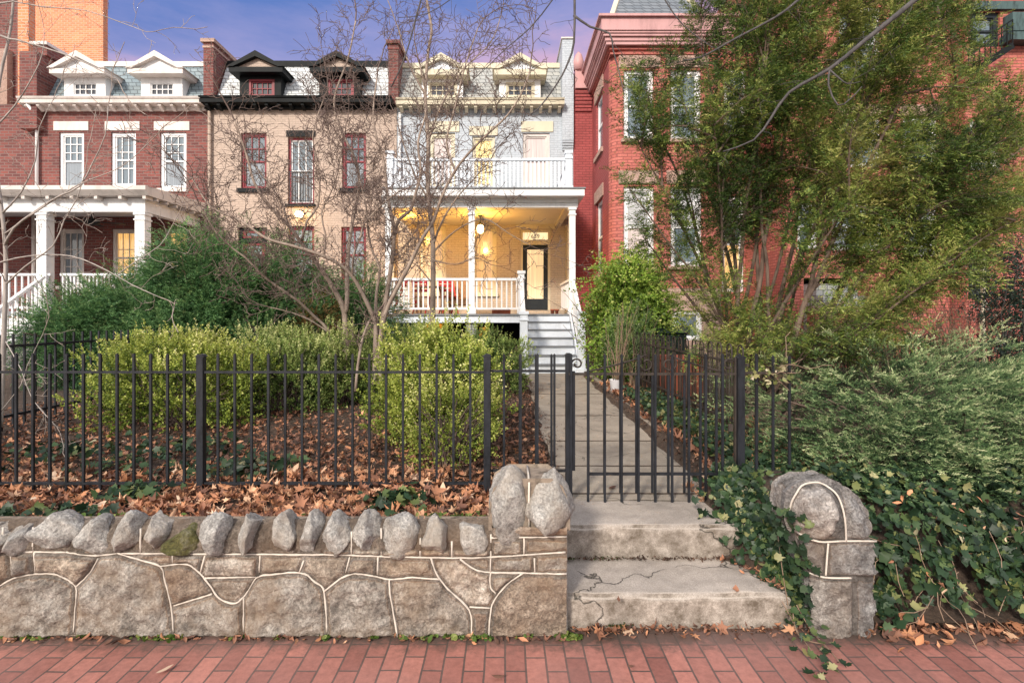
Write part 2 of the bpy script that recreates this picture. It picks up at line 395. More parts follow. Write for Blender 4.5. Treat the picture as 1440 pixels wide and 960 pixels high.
# dusk side of the sky (towards +Y): pink haze low down, lavender, then blue violet; thin uneven cloud
mp = N.new('ShaderNodeMapping'); L.new(tc.outputs['Generated'], mp.inputs['Vector']); mp.inputs['Scale'].default_value = (1.2, 1, 4.5); mp.inputs['Rotation'].default_value = (0, .18, 0)
nz = noise_(N, L, mp.outputs[0], 2.2, 6, .62)
el = math_(N, L, 'MULTIPLY_ADD', math_(N, L, 'SUBTRACT', nz, .56), .24, sx.outputs[2])
el = math_(N, L, 'MULTIPLY_ADD', sx.outputs[0], -.14, el)
dusk = ramp_(N, L, el, [(.0, (5.2,3.7,4.2)), (.375, (5.2,3.1,4.2)), (.415, (4.1,2.95,4.5)), (.455, (2.2,2.3,4.4)), (.53, (.85,1.5,3.8)), (.85, (2.0,2.5,4.2))])
f = N.new('ShaderNodeMapRange'); L.new(sx.outputs[1], f.inputs[0]); f.inputs[1].default_value = -.1; f.inputs[2].default_value = .45; f.interpolation_type = 'SMOOTHSTEP'
back = mixc(N, L, .72, sky.outputs[0], (10.4,10.2,10.5))
colr = mixc(N, L, f.outputs[0], back, dusk)
L.new(colr, BG.inputs['Color']); BG.inputs['Strength'].default_value = .15
sl = bpy.data.lights.new('sun', 'SUN'); sl.energy = 4.1; sl.angle = R(8); sl.color = (1, .91, .80)
so = bpy.data.objects.new('sun', sl); COL.objects.link(so)
az = R(SUN_AZ); d = Vector((math.sin(az)*math.cos(R(SUN_EL)), math.cos(az)*math.cos(R(SUN_EL)), math.sin(R(SUN_EL))))
so.rotation_euler = d.to_track_quat('Z', 'Y').to_euler(); so.location = d*40

# ------------------------------------------------------------------ terrain
WALL_Y = 2.93
def wob(x, y): return .5*np.sin(1.7*x+.6*y+1) + .3*np.sin(3.9*x-2.3*y) + .2*np.sin(7.3*x+6.1*y+2)
def path_h(y): return .40 + .13*np.clip((y-3.43)/7.9, 0, 1)
def terr(x, y):
    x = np.asarray(x, dtype=float); y = np.asarray(y, dtype=float)
    base = .45 + .03*np.clip((y-3.2)/1, 0, 1) + .06*np.clip((y-4)/7, 0, 1) + .030*wob(x, y)
    ph = path_h(y)
    inpath = np.clip(1 - np.maximum(np.abs(x-.98)-.52, 0)/.16, 0, 1)
    bank = np.clip((y-3.02)/.75, 0, 1); bank = bank*bank*(3-2*bank)
    right = .03 + (base+.02-.03)*bank
    h = np.where(x > 1.2, right, base)
    h = h*(1-inpath) + np.minimum(h, ph-.05)*inpath
    return np.where((x > .30) & (x < 1.62) & (y < 3.86), -.06, h)
gm = MB(); gm.face([(-400,-400,-.03),(400,-400,-.03),(400,400,-.03),(-400,400,-.03)]); tag(gm.build('ground', M['soil']), kind='structure')
def sheet(name, x0, x1, y0, y1, nx, ny, fn, mat):
    gx, gy = np.meshgrid(np.linspace(x0, x1, nx), np.linspace(y0, y1, ny))
    V = np.stack([gx, gy, fn(gx, gy)], -1).reshape(-1, 3)
    i = np.arange((ny-1)*(nx-1)); r, c = i//(nx-1), i % (nx-1); a = r*nx+c
    return poly(name, V, np.stack([a, a+1, a+nx+1, a+nx], 1), mat, smooth=True)
tag(sheet('brick_sidewalk', -16, 16, -4, 3.02, 161, 36, lambda x, y: .004*wob(x*1.3, y*1.5)-.002, M['walk_brick']), kind='structure')
tag(sheet('garden_ground', -15, 15, 3.0, 16.2, 241, 133, terr, M['soil']), kind='structure')
pe = MB()
def edgew(y): return .02*math.sin(5.1*y)+.012*math.sin(13*y)
ys = np.linspace(3.9, 11.4, 60)
V = []; Fq = []
for i, y in enumerate(ys):
    for k, x in enumerate(np.linspace(.40+edgew(y), 1.56+edgew(y+9), 7)):
        V.append((x, y, float(path_h(y)) + .004*math.sin(9*x+3*y)))
for i in range(len(ys)-1):
    for k in range(6): a = i*7+k; Fq.append((a, a+1, a+8, a+7))
tag(poly('garden_path', V, Fq, M['path'], smooth=True), kind='structure')
ke = MB()   # low concrete kerb along the right edge of the path, in lengths with gaps
y = 4.5
while y < 10.8:
    ln = random.uniform(.9, 1.5); z = float(path_h(y)); x = 1.66 + .02*math.sin(y*3)
    ke.box(x, y, z-.1, x+.09, min(y+ln, 10.9), z+.055+.02*random.random()); y += ln + .03
tag(ke.build('path_kerb', M['path'], bevel=.012), kind='structure')
jo = MB()   # open joints across the path
for yj in (4.02, 4.72, 5.6, 6.9, 8.6): jo.box(.43, yj, float(path_h(yj))+.004, 1.55, yj+.013, float(path_h(yj))+.0075)
tag(jo.build('path_joints', M['soil']), kind='structure')

# concrete steps up from the pavement
st = thing('concrete_steps', 'two worn cracked concrete steps rising from the brick pavement to the gate', 'steps', (.95, 3.0, 0))
def slab(x0, x1, y0, y1, z0, z1):
    bm = bmesh.new(); nx, ny, nz = 60, 22, 12
    # front, top and sides as one displaced sheet
    prof = [(y0, z0+(z1-z0)*i/nz) for i in range(nz)] + [(y0+(y1-y0)*i/ny, z1) for i in range(ny+1)]
    V = []
    for x in np.linspace(x0, x1, nx):
        for (yy, zz) in prof:
            e = .014*mn.noise((x*3, yy*3, zz*3+7)) + .006*mn.noise((x*13, yy*13, zz*13))
            edge = abs(yy-y0)+abs(zz-z1)
            rr = max(0, .022-edge)*.8*(1+.7*mn.noise((x*5, 1, 2)))
            V.append((x, yy+rr+(e if zz < z1-.001 else 0), zz-rr+e*.7))
    k = len(prof); Fq = []
    for i in range(nx-1):
        for j in range(k-1): a = i*k+j; Fq.append((a, a+k, a+k+1, a+1))
    n = len(V)
    for s_, x in ((0, x0), (1, x1)):
        for q in ((y0+.03, z0), (y1, z0), (y1, z1-.01), (y0+.03, z1-.01)): V.append((x, q[0], q[1]))
        Fq.append(tuple(n+s_*4+i for i in (range(4) if s_ else (3,2,1,0))))
    return V, Fq
V, Fq = slab(.338, 1.60, 3.0, 3.5, -.02, .188); poly('step', V, Fq, M['concrete'], st, smooth=True)
V, Fq = slab(.338, 1.62, 3.435, 3.93, .12, .402); poly('step', V, Fq, M['concrete'], st, smooth=True)

# ------------------------------------------------------------------ stone retaining wall
def wz(py): return EYE - (py - VY)/256.0
def wx(px): return (px - VX)/256.0
L1 = [[(0,404),(285,406)],[(500,410),(1440,417)],[(48,405),(65,508)],[(150,405),(155,490)],[(0,550),(80,510),(200,495),(270,510),(325,552),(322,640),(315,740)],
 [(325,552),(385,490),(420,430)],[(500,410),(600,440),(680,465),(700,520),(720,610),(738,740)],[(680,465),(780,455),(830,480),(880,530),(930,600),(990,620),(1030,595),(1085,515),(1140,500),(1270,492),(1330,530),(1370,575),(1382,740)],
 [(730,412),(732,450)],[(868,420),(850,490)],[(870,514),(1085,508)],[(735,632),(900,580)],[(1100,420),(1097,490)],[(1030,595),(1030,740)],[(1285,440),(1265,492)],[(1370,570),(1440,515)],
 [(20,300),(20,404)],[(145,300),(145,404)],[(598,305),(598,408)],[(985,295),(980,412)],[(1112,290),(1112,412)],[(1255,290),(1252,414)],[(1368,290),(1362,414)],[(285,405),(390,420),(500,410)]]
L2 = [[(0,417),(20,418),(380,428),(600,427),(945,405)],[(0,515),(50,497),(120,502),(205,520),(300,512),(415,520)],[(20,490),(38,425)],[(155,425),(152,500)],[(205,520),(210,600),(238,760)],
 [(380,430),(400,490),(450,560),(540,650),(550,760)],[(500,435),(560,475),(620,490),(720,492),(950,497)],[(630,490),(628,550),(652,580)],[(770,492),(700,540),(650,600),(632,650),(622,760)],[(540,635),(628,640)],
 [(632,330),(630,490)],[(632,345),(950,340)],[(770,345),(770,415)],[(815,430),(815,490)],[(45,320),(45,415)],[(170,305),(170,415)],[(333,345),(333,420)],[(467,360),(467,425)]]
lines = [[(wx(a/3), wz(640+b/3)) for a, b in l] for l in L1] + [[(wx(480+a/3), wz(640+b/3)) for a, b in l] for l in L2]
XL = wx(0)
more = []   # the wall goes on out of the picture to the left
for l in lines:
    if all(x < -.8 for x, z in l): more.append([(2*XL - x, z) for x, z in l])
lines += more
WX0, WX1, CELL = -4.6, .333, .0085
nx = int((WX1-WX0)/CELL)+1; nz = int(.62/CELL)+1
dist = np.full((nz, nx), 9.0); gx = WX0 + CELL*np.arange(nx); gz = CELL*np.arange(nz)
GX, GZ = np.meshgrid(gx, gz)
wobx = GX + .012*np.sin(23*GZ+9*GX); wobz = GZ + .010*np.sin(19*GX)
def smooth_line(l):
    if len(l) < 3: return l
    out = []
    for i in range(len(l)-1):
        p0 = l[max(i-1,0)]; p1 = l[i]; p2 = l[i+1]; p3 = l[min(i+2, len(l)-1)]
        for k in range(5):
            t = k/5; out.append(tuple(.5*((2*p1[j]) + (-p0[j]+p2[j])*t + (2*p0[j]-5*p1[j]+4*p2[j]-p3[j])*t*t + (-p0[j]+3*p1[j]-3*p2[j]+p3[j])*t**3) for j in (0, 1)))
    out.append(l[-1]); return out
lines = [smooth_line(l) for l in lines]
for l in lines:
    for (xa, za), (xb, zb) in zip(l[:-1], l[1:]):
        i0 = max(0, int((min(xa, xb)-.12-WX0)/CELL)); i1 = min(nx, int((max(xa, xb)+.12-WX0)/CELL)+1)
        if i1 <= i0: continue
        sxx = GX[:, i0:i1]; szz = GZ[:, i0:i1]; dx, dz = xb-xa, zb-za; L2_ = dx*dx+dz*dz+1e-9
        t = np.clip(((sxx-xa)*dx+(szz-za)*dz)/L2_, 0, 1)
        dist[:, i0:i1] = np.minimum(dist[:, i0:i1], np.hypot(sxx-xa-t*dx, szz-za-t*dz))
lab = np.where(dist < CELL*.8, -1, 0); nlab = 0
for sz in range(nz):
    for sxi in range(nx):
        if lab[sz, sxi] != 0: continue
        nlab += 1; stack = [(sz, sxi)]; lab[sz, sxi] = nlab
        while stack:
            a, b = stack.pop()
            for a2, b2 in ((a+1,b),(a-1,b),(a,b+1),(a,b-1)):
                if 0 <= a2 < nz and 0 <= b2 < nx and lab[a2, b2] == 0: lab[a2, b2] = nlab; stack.append((a2, b2))
tones = rng.uniform(.2, 1, nlab+1); tilt = rng.normal(0, .05, (nlab+1, 2)); tones[0] = 0
tn = np.where(lab > 0, tones[np.maximum(lab, 0)], 0.05)
tn = np.where(dist < .022, tn*.3*(dist/.022), tn)
proud = rng.uniform(.014, .044, nlab+1); disp = np.clip(dist/.05, 0, 1); disp = np.sqrt(disp)*proud[np.maximum(lab, 0)]
rough = np.zeros_like(disp)
for a in range(nz):
    for b in range(nx):
        v = Vector((gx[b]*7, 0, gz[a]*7)); k = float(lab[a, b])*3.1
        rough[a, b] = mn.noise(v + Vector((0, k, 0)))*.026 + mn.noise(v*3.1+Vector((k, 0, 0)))*.017 + abs(mn.noise(v*7.3))*.012 + mn.noise(v*15)*.004
disp = disp + rough*np.clip(dist/.03, 0, 1)
# above the string course: only a rounded mortar bed behind the coping rocks
up = GZ > .475; rnd_ = np.clip((GZ-.475)/.14, 0, 1)
px_left = wx(480+632/3)
pier_zone = GX > px_left
yy = WALL_Y - disp
yy = np.where(up & ~pier_zone, WALL_Y - .01 + .10*rnd_**3 - rough*.6, yy)
tn = np.where(up & ~pier_zone, .02, tn)
yy = np.where(GZ < .012, WALL_Y+.0, yy)
sw = thing('stone_wall', 'low field stone retaining wall with white raised mortar joints and jagged coping rocks, ending in a pier by the steps', 'stone wall', (-2, 3.05, 0))
V = np.stack([GX, yy, GZ], -1).reshape(-1, 3)
i = np.arange((nz-1)*(nx-1)); r, c = i//(nx-1), i % (nx-1); a = r*nx+c
poly('wall_face', V, np.stack([a, a+1, a+nx+1, a+nx], 1), M['wall_stone'], sw, attr=tn.ravel(), smooth=True)
cb = MB(); cb.box(WX0, WALL_Y+.03, -.02, px_left, 3.2, .555); cb.box(px_left, WALL_Y+.03, -.02, WX1-.004, 3.22, .612)
ncb = cb.build('wall_core', M['mortar'], sw)
# the end of the wall facing the steps
we = MB()
for k in range(3): we.box(WX1-.012, WALL_Y+.004+.1*k, 0, WX1+.004+.006*(k % 2), WALL_Y+.1*k+.096, .60)
we.build('wall_end', M['rock'], sw, bevel=.01)
bd = MB()
for l in lines:
    pts = []
    for x, z in l:
        if x > WX1-.003: x = WX1-.003
        if z > .60 or x < WX0: continue
        pts.append((x + .003*mn.noise((x*9, z*9, 3)), WALL_Y-.008-.004*mn.noise((x*20, z*20, 1)), max(.0, z)))
    if len(pts) > 1:
        pp = []
        for p, q in zip(pts[:-1], pts[1:]):
            n_ = max(1, int((Vector(q)-Vector(p)).length/.03))
            for t in range(n_):
                w = Vector(p).lerp(Vector(q), t/n_); pp.append(w + Vector((.0025*mn.noise(w*40), 0, .0025*mn.noise(w*37+Vector((5,5,5))))))
        pp.append(Vector(pts[-1])); bd.tube(pp, [.0050*(1+.55*mn.noise(w*31)+.3*mn.noise(w*80)) for w in pp], 6)
bd.build('mortar_bead', M['bead'], sw)
def rock_mesh(cx, cy, cz, wx_, dy_, hz_, seed, point=.5, sub=4, lean=0):
    bm = bmesh.new(); bmesh.ops.create_icosphere(bm, subdivisions=sub, radius=1)
    rr = random.Random(seed); planes = []
    for k in range(11):
        d = Vector((rr.gauss(0,1), rr.gauss(0,1)-.5, rr.gauss(0,.8))).normalized(); planes.append((d, rr.uniform(.58, .84)))
    for v in bm.verts:
        p = v.co.copy()
        for d, o in planes:
            k = p.dot(d)
            if k > o: p -= d*(k-o)*.985
        s = seed*3.7
        p *= 1 + .10*mn.noise(p*1.8+Vector((s,s,s))) + .07*mn.noise(p*4+Vector((s,0,0)))+.045*mn.noise(p*9+Vector((s,0,0)))+.022*mn.noise(p*20)
        if p.z > 0: f_ = 1-point*p.z*.62; p.x = p.x*f_ + lean*p.z; p.y *= f_
        v.co = Vector((cx+p.x*wx_, cy+p.y*dy_, cz+p.z*hz_))
    V = [tuple(v.co) for v in bm.verts]; Fc = [tuple(v.index for v in f.verts) for f in bm.faces]; bm.free()
    return V, Fc
cop = [(-20,45,740,775,.1),(88-15,60,727,772,.4),(40-9,34,740,772,.1),(130,50,733,776,.1),(178,36,727,772,.5),(220,31,727,770,.5),(258,50,745,776,0),(304,41,727,774,.5),(349,26,726,773,.6),(397,34,727,772,.5),(437,27,725,772,.6),
       (472,35,728,774,.3),(516,32,725,772,.55),(563,45,725,775,.65),(613,36,731,778,.65),(662,38,735,781,.65),(0,30,742,775,.2)]
for x, w, t, b, pt in [(-60,44,728,774,.4),(-105,36,727,774,.5),(-150,46,731,775,.3),(-195,34,726,774,.6),(-240,42,729,774,.5),(-290,46,732,774,.2),(-340,36,727,774,.5),(-385,42,728,774,.5),(-430,40,730,774,.4)]: cop.append((x,w,t,b,pt))
for k, (x, w, t, b, pt) in enumerate(cop):
    z0, z1 = wz(b)-.012, wz(t)+.005
    V, Fc = rock_mesh(wx(x), 2.965, (z0*.52+z1*.48), w/256/2*1.34, .14, (z1-z0)/2*1.22, k+3, pt*.8, lean=random.uniform(-.05, .05))
    o = poly('coping_rock', V, Fc, M['moss'] if k == 6 else M['rock'], sw)
    if k == 6: o['label'] = 'coping rock covered with green moss'
# pier top: two boulders bedded in mortar
pm = MB(); prof = [(px_left+.005, .60), (WX1-.003, .60), (WX1-.005, .72), (WX1-.04, .81), (WX1-.09, .845), (px_left+.10, .845), (px_left+.03, .80), (px_left+.006, .70)]
pm.prism(prof, WALL_Y-.004, 3.21).build('pier_bed', M['mortar'], sw, bevel=.02)
for k, (x, w, t, b, pt) in enumerate([(714,45,674,752,.45),(775,47,675,750,.35)]):
    z0, z1 = wz(b), wz(t)
    V, Fc = rock_mesh(wx(x), 2.985, z0*.51+z1*.49, w/256/2*1.66, .20, (z1-z0)/2*1.44, 50+k, pt*.5)
    poly('pier_rock', V, Fc, M['rock'], sw)
pb = MB(); pb.tube([(wx(744), WALL_Y-.012, .60), (wx(743.5), WALL_Y-.014, .72), (wx(744), WALL_Y-.01, .84), (wx(744), 3.02, .856), (wx(744), 3.2, .856)], .006, 6); pb.build('mortar_bead', M['bead'], sw)

# right hand pier, leaning and half wrapped in ivy
rp = thing('stone_pier', 'dark leaning stone gate pier with a big rounded boulder on top, half swallowed by ivy', 'stone pier', (1.78, 3.05, 0))
def inside(px, py, P):
    c = False; n = len(P)
    for i in range(n):
        (x1, y1), (x2, y2) = P[i], P[(i+1) % n]
        if (y1 > py) != (y2 > py) and px < (x2-x1)*(py-y1)/(y2-y1)+x1: c = not c
    return c
OUTL = [(1143,897),(1142,860),(1140,812),(1135,778),(1126,757),(1114,743),(1110,722),(1111,702),(1120,687),(1140,679),(1165,677),(1186,682),(1206,692),(1222,708),(1233,730),(1235,748),(1231,757),(1232,770),(1231,812),(1232,897)]
OUTL = [(wx(a)+.016*mn.noise((a*.07, b*.07, 1)), wz(b)+.018*mn.noise((a*.06, b*.06, 5))) for a, b in smooth_line(OUTL)]
PJ = [[(1117,743),(1118,722),(1120,708),(1125,696),(1132,688),(1143,684),(1160,683),(1171,688),(1180,698),(1185,715),(1188,738),(1189,760)], [(1117,743),(1123,750),(1132,755),(1145,759),(1160,761),(1190,760),(1233,761)], [(1164,763),(1162,785),(1160,808)], [(1139,806),(1150,809),(1165,811),(1195,811)]]
PG = PJ + [[(1201,812),(1201,897)], [(1195,811),(1233,813)]]
PJ = [[(wx(a), wz(b)) for a, b in smooth_line(l)] for l in PJ]; PG = [[(wx(a), wz(b)) for a, b in smooth_line(l)] for l in PG]
C2 = .0065; nx2 = int(.58/C2); nz2 = int(.88/C2); ox, oz = wx(1094), 0.0
def segd(x, z, lines_, closed=False):
    best = 9
    for l in lines_:
        for (xa, za), (xb, zb) in zip(l[:-1], l[1:]):
            dx, dz = xb-xa, zb-za; t = max(0, min(1, ((x-xa)*dx+(z-za)*dz)/(dx*dx+dz*dz+1e-9))); best = min(best, math.hypot(x-xa-t*dx, z-za-t*dz))
    return best
pm_ = np.zeros((nz2, nx2), bool); pd = np.zeros((nz2, nx2)); pe_ = np.zeros((nz2, nx2))
ring = [OUTL+[OUTL[0]]]
for a in range(nz2):
    for b in range(nx2):
        x, z = ox+b*C2, oz+a*C2; e = segd(x, z, ring)
        pm_[a, b] = inside(x, z, OUTL) or e < C2*.8; pe_[a, b] = e; pd[a, b] = segd(x, z, PG) if pm_[a, b] else 0
lab2 = np.where(pm_ & (pd > C2*.9), 0, -1); nl = 0
for a in range(nz2):
    for b in range(nx2):
        if lab2[a, b] != 0: continue
        nl += 1; stack = [(a, b)]; lab2[a, b] = nl
        while stack:
            p, q = stack.pop()
            for p2, q2 in ((p+1,q),(p-1,q),(p,q+1),(p,q-1)):
                if 0 <= p2 < nz2 and 0 <= q2 < nx2 and lab2[p2, q2] == 0: lab2[p2, q2] = nl; stack.append((p2, q2))
yp = np.zeros((nz2, nx2)); tp2 = np.zeros((nz2, nx2))
for a in range(nz2):
    for b in range(nx2):
        if not pm_[a, b]: continue
        x, z = ox+b*C2, oz+a*C2; v = Vector((x*7, 0, z*7)); k = max(lab2[a, b], 0)*2.7
        dome = max(0, min(1, (z-.50)/.08)); rad = .03+.13*dome; u = max(0, 1-pe_[a, b]/rad); bend = rad*1.15*(1-math.sqrt(max(0, 1-u*u)))
        n_ = mn.noise(v+Vector((0, k, 0)))*.024+mn.noise(v*3)*.018+abs(mn.noise(v*7))*.013
        m_ = min(1, pd[a, b]/.04)
        # the pale boulder stands proud of its mortar surround
        bx, bz = (x-wx(1147))/.115, (z-wz(724))/.155; bo = max(0, 1-bx*bx-bz*bz+.35*mn.noise(v*1.3)); bx2, bz2 = (x-wx(1213))/.075, (z-wz(727))/.12; bo2 = max(0, 1-bx2*bx2-bz2*bz2)
        yp[a, b] = 2.945-.028*math.sqrt(m_)-n_*m_+bend-.06*math.sqrt(bo)*dome-.03*math.sqrt(bo2)*dome
        tt = .45+.55*abs(mn.noise(Vector((k, 1.3, .2)))) if pd[a, b] > .02 else .08
        if dome > .5: tt = .95 if bo > .12+.1*mn.noise(v*2) else (.62 if bo2 > .1+.1*mn.noise(v*2) else (.10 if 1118 < VX+256*x < 1190 else .55))
        tp2[a, b] = tt
idx = -np.ones((nz2, nx2), int); Vp = []
for a in range(nz2):
    for b in range(nx2):
        if pm_[a, b]: idx[a, b] = len(Vp); Vp.append((ox+b*C2, yp[a, b], oz+a*C2))
Fp = [(idx[a, b], idx[a, b+1], idx[a+1, b+1], idx[a+1, b]) for a in range(nz2-1) for b in range(nx2-1) if min(idx[a, b], idx[a, b+1], idx[a+1, b+1], idx[a+1, b]) >= 0]
poly('pier_face', Vp, Fp, M['pier_stone'], rp, attr=tp2[pm_], smooth=True)
cxp, czp = wx(1168), wz(780)
MB().prism([(cxp+(x-cxp)*.955, czp+(z-czp)*.965) for x, z in OUTL], 2.99, 3.15).build('pier_core', M['rock_dark'], rp, bevel=.03)
pb = MB()
for l in PJ:
    pts = []
    for x, z in l:
        a = min(nz2-1, max(0, int((z-oz)/C2))); b = min(nx2-1, max(0, int((x-ox)/C2)))
        pts.append((x, min([yp[q, r] for q in range(max(0,a-1), min(nz2,a+2)) for r in range(max(0,b-1), min(nx2,b+2)) if pm_[q, r]] or [2.96])-.004, z))
    ysm = [sum(q[1] for q in pts[max(0, i-3):i+4])/len(pts[max(0, i-3):i+4])-.003 for i in range(len(pts))]
    pb.tube([(q[0], yq, q[2]) for q, yq in zip(pts, ysm)], .0055, 6)
pb.build('mortar_bead', M['bead'], rp)

# ------------------------------------------------------------------ iron fence, side panel and gate
FY = 3.88; FS = F/FY
def fx(px): return (px-VX)/FS
def fz(py): return EYE-(py-VY)/FS
fe = thing('iron_fence', 'long black iron picket fence on the leafy bank behind the stone wall', 'fence', (fx(283), FY, .42))
FX0 = {}
def picket(par, x, z0, z1, first, y=FY, w=.016):
    if first is None:
        m = MB().box(x-w/2, y-w/2, z0, x+w/2, y+w/2, z1); m.prism([(x-w/2, z1), (x+w/2, z1), (x, z1+.012)], y-w/2, y+w/2)
        o = m.build('picket', M['iron'], par); FX0[o.name] = x; return o
    return copy_child(first, par, (x-FX0[first.name], 0, 0))
def rails(par, x0, x1, zs, y=FY, w=.034, h=.016, mat='iron'):
    for z in zs: MB().box(x0, y-.014, z-h/2, x1, y+.014, z+h/2).build('rail', M[mat], par)
def post(par, x, z0, z1, w=.05, y=FY, mat='iron'):
    m = MB().box(x-w/2, y-w/2, z0, x+w/2, y+w/2, z1)
    n = len(m.v); m.prism([(x-w/2-.003, z1), (x+w/2+.003, z1), (x+w/4, z1+.014), (x-w/4, z1+.014)], y-w/2-.003, y+w/2+.003)
    return m.build('post', M[mat], par, bevel=.003)
rails(fe, fx(-360), fx(685), [fz(523), fz(679)])
first = None
for s in range(-2, 2):
    for k in range(16):
        px = 283 + 402*s + (k+1)*402/17*1.0
        if px < -350: continue
        o = picket(fe, fx(px), fz(704)-.03, fz(499), first); first = first or o
for px in (-521+402, 283-0, 685): post(fe, fx(px), .34, fz(501))
post(fe, fx(283-402), .34, fz(501)) if False else None
sp = thing('fence_panel', 'short black iron fence panel between the corner post and the tall gate post', 'fence', (fx(745), FY+.03, .42))
rails(sp, fx(690), fx(797), [fz(522), fz(663)], FY+.03)
first = None
for px in (709, 731, 754, 776): o = picket(sp, fx(px), fz(675), fz(500), first, FY+.03); first = first or o
MB().box(fx(688)-.011, FY+.02, fz(690), fx(688)+.011, FY+.044, fz(499)).build('end_bar', M['iron'], sp)
post(sp, fx(800), .36, fz(500), .044, FY+.03)
gt = thing('garden_gate', 'black iron picket gate with scrolled top rail standing at the end of the concrete path', 'gate', (fx(920), FY+.02, .42))
GY = FY+.02
MB().box(fx(807)-.011, GY-.012, fz(662), fx(807)+.011, GY+.012, fz(522)).build('stile', M['iron'], gt)
MB().box(fx(1036)-.011, GY-.012, fz(668), fx(1036)+.011, GY+.012, fz(503)).build('stile', M['iron_grey'], gt)
rails(gt, fx(800), fx(1037), [fz(526)], GY, mat='iron_grey'); rails(gt, fx(826), fx(1037), [fz(667)], GY)
first = None
for k in range(9):
    o = picket(gt, fx(828+22.6*k), fz(694), fz(526), first, GY); first = first or o
sc = MB()
def spiral(cx, cz, r, a0, turns, sgn):
    return [(cx+r*(1-.62*t)*math.cos(a0+sgn*turns*2*math.pi*t), GY, cz+r*(1-.62*t)*math.sin(a0+sgn*turns*2*math.pi*t)) for t in [i/26 for i in range(27)]]
flat = .0065
for s, cx in ((1, 942), (-1, 910)):
    pts = spiral(fx(cx), fz(512), .062, R(90), 1.15, -s)
    sc.tube(pts, flat, 6)
    end = fx(1022) if s > 0 else fx(822)
    n_ = 9
    sc.tube([(fx(cx)+(end-fx(cx))*t, GY, fz(499)+(fz(524)-fz(499))*(t**.8)) for t in [i/n_ for i in range(n_+1)]], flat, 6)
sc.tube(spiral(fx(1027), fz(513), .048, R(0), 1.05, 1), flat, 6)
sc.tube(spiral(fx(812), fz(512), .042, R(180), 1.05, -1), flat, 6)
sc.build('scroll_work', M['iron_grey'], gt)
MB().box(fx(1030)-.03, GY-.03, fz(606), fx(1030)+.0, GY-.012, fz(596)).build('latch', M['iron_grey'], gt)
rf = thing('fence_panel', 'short rusting iron fence panel with dried vine on its rail, running into the juniper', 'fence', (fx(1075), FY, .42))
post(rf, fx(1041), .36, fz(503), .05)
rails(rf, fx(1041), fx(1118), [fz(524), fz(663)], mat='iron_grey')
first = None
for px in (1064, 1087, 1110): o = picket(rf, fx(px), fz(675), fz(502), first); first = first or o
# plain iron fence between this garden and the left neighbour
ln = thing('iron_fence', 'dark iron side fence running back towards the left porch house', 'fence', (-5.45, 7, .45))
for z in (.66, 1.42): MB().box(-5.465, 3.95, z-.014, -5.435, 11, z+.014).build('rail', M['iron'], ln)
first = None
for k in range(50):
    yv = 4.1+.138*k; zt = 1.55
    if first is None: first = MB().box(-5.46, yv-.009, .38, -5.44, yv+.009, zt).build('picket', M['iron'], ln)
    else: copy_child(first, ln, (0, .138*k, 0))
# hooped fence between the path bed and the right neighbour
hf = thing('hoop_fence', 'rusty hoop topped iron fence between the path bed and the red house yard', 'fence', (2.25, 8, .5))
HX = 2.22
for z in (.72, 1.30): MB().box(HX-.012, 4.9, z-.012, HX+.012, 11.2, z+.012).build('rail', M['iron_grey'], hf)
first = None; fs = None
for k in range(25):
    yv = 5.0+.25*k
    if first is None:
        m = MB(); m.tube([(HX, yv, .45), (HX, yv, 1.40)] + [(HX, yv+.06-.06*math.cos(math.pi*t/8), 1.40+.075*math.sin(math.pi*t/8)) for t in range(1, 8)] + [(HX, yv+.12, 1.40), (HX, yv+.12, .45)], .009, 5)
        first = m.build('hoop', M['iron_grey'], hf)
        m = MB(); m.tube([(HX, yv+.06, .45), (HX, yv+.06, 1.36)], .008, 5); m.tube([(HX, yv+.06, 1.36), (HX, yv+.06, 1.40)], [.014, .002], 5)
        fs = m.build('picket', M['iron_grey'], hf)
    else:
        copy_child(first, hf, (0, .25*k, 0)); copy_child(fs, hf, (0, .25*k, 0))
# far fence in front of the dry brush on the right
ff = thing('hoop_fence', 'distant dark hooped iron fence in front of the dry brush at right', 'fence', (6.9, 9.2, .5))
for z in (.75, 1.28): MB().box(4.3, 9.19, z-.012, 10.5, 9.21, z+.012).build('rail', M['iron_grey'], ff)
first = None
for k in range(36):
    xv = 4.4+.165*k
    if first is None:
        m = MB(); m.tube([(xv, 9.2, .45), (xv, 9.2, 1.36)] + [(xv+.055-.055*math.cos(math.pi*t/6), 9.2, 1.36+.07*math.sin(math.pi*t/6)) for t in range(1, 6)] + [(xv+.11, 9.2, 1.36), (xv+.11, 9.2, .45)], .009, 5)
        first = m.build('hoop', M['iron_grey'], ff)
    else: copy_child(first, ff, (.165*k, 0, 0))
# ------------------------------------------------------------------ buildings
FZ = 15.8
def xf(px): return X(px, FZ)
def zf(py): return H(py, FZ)
def wall_holes(mb, x0, x1, z0, z1, y, holes, reveal=.14):
    xs = sorted({x0, x1} | {h[0] for h in holes} | {h[1] for h in holes}); zs = sorted({z0, z1} | {h[2] for h in holes} | {h[3] for h in holes})
    for xa, xb in zip(xs[:-1], xs[1:]):
        for za, zb in zip(zs[:-1], zs[1:]):
            cx, cz = (xa+xb)/2, (za+zb)/2
            if any(h[0] < cx < h[1] and h[2] < cz < h[3] for h in holes): continue
            mb.face([(xa,y,za),(xb,y,za),(xb,y,zb),(xa,y,zb)])
    for a, b, c, d in holes:
        e = y+reveal
        mb.face([(a,y,c),(a,y,d),(a,e,d),(a,e,c)]); mb.face([(b,y,c),(b,e,c),(b,e,d),(b,y,d)])
        mb.face([(a,y,d),(b,y,d),(b,e,d),(a,e,d)]); mb.face([(a,y,c),(a,e,c),(b,e,c),(b,y,c)])
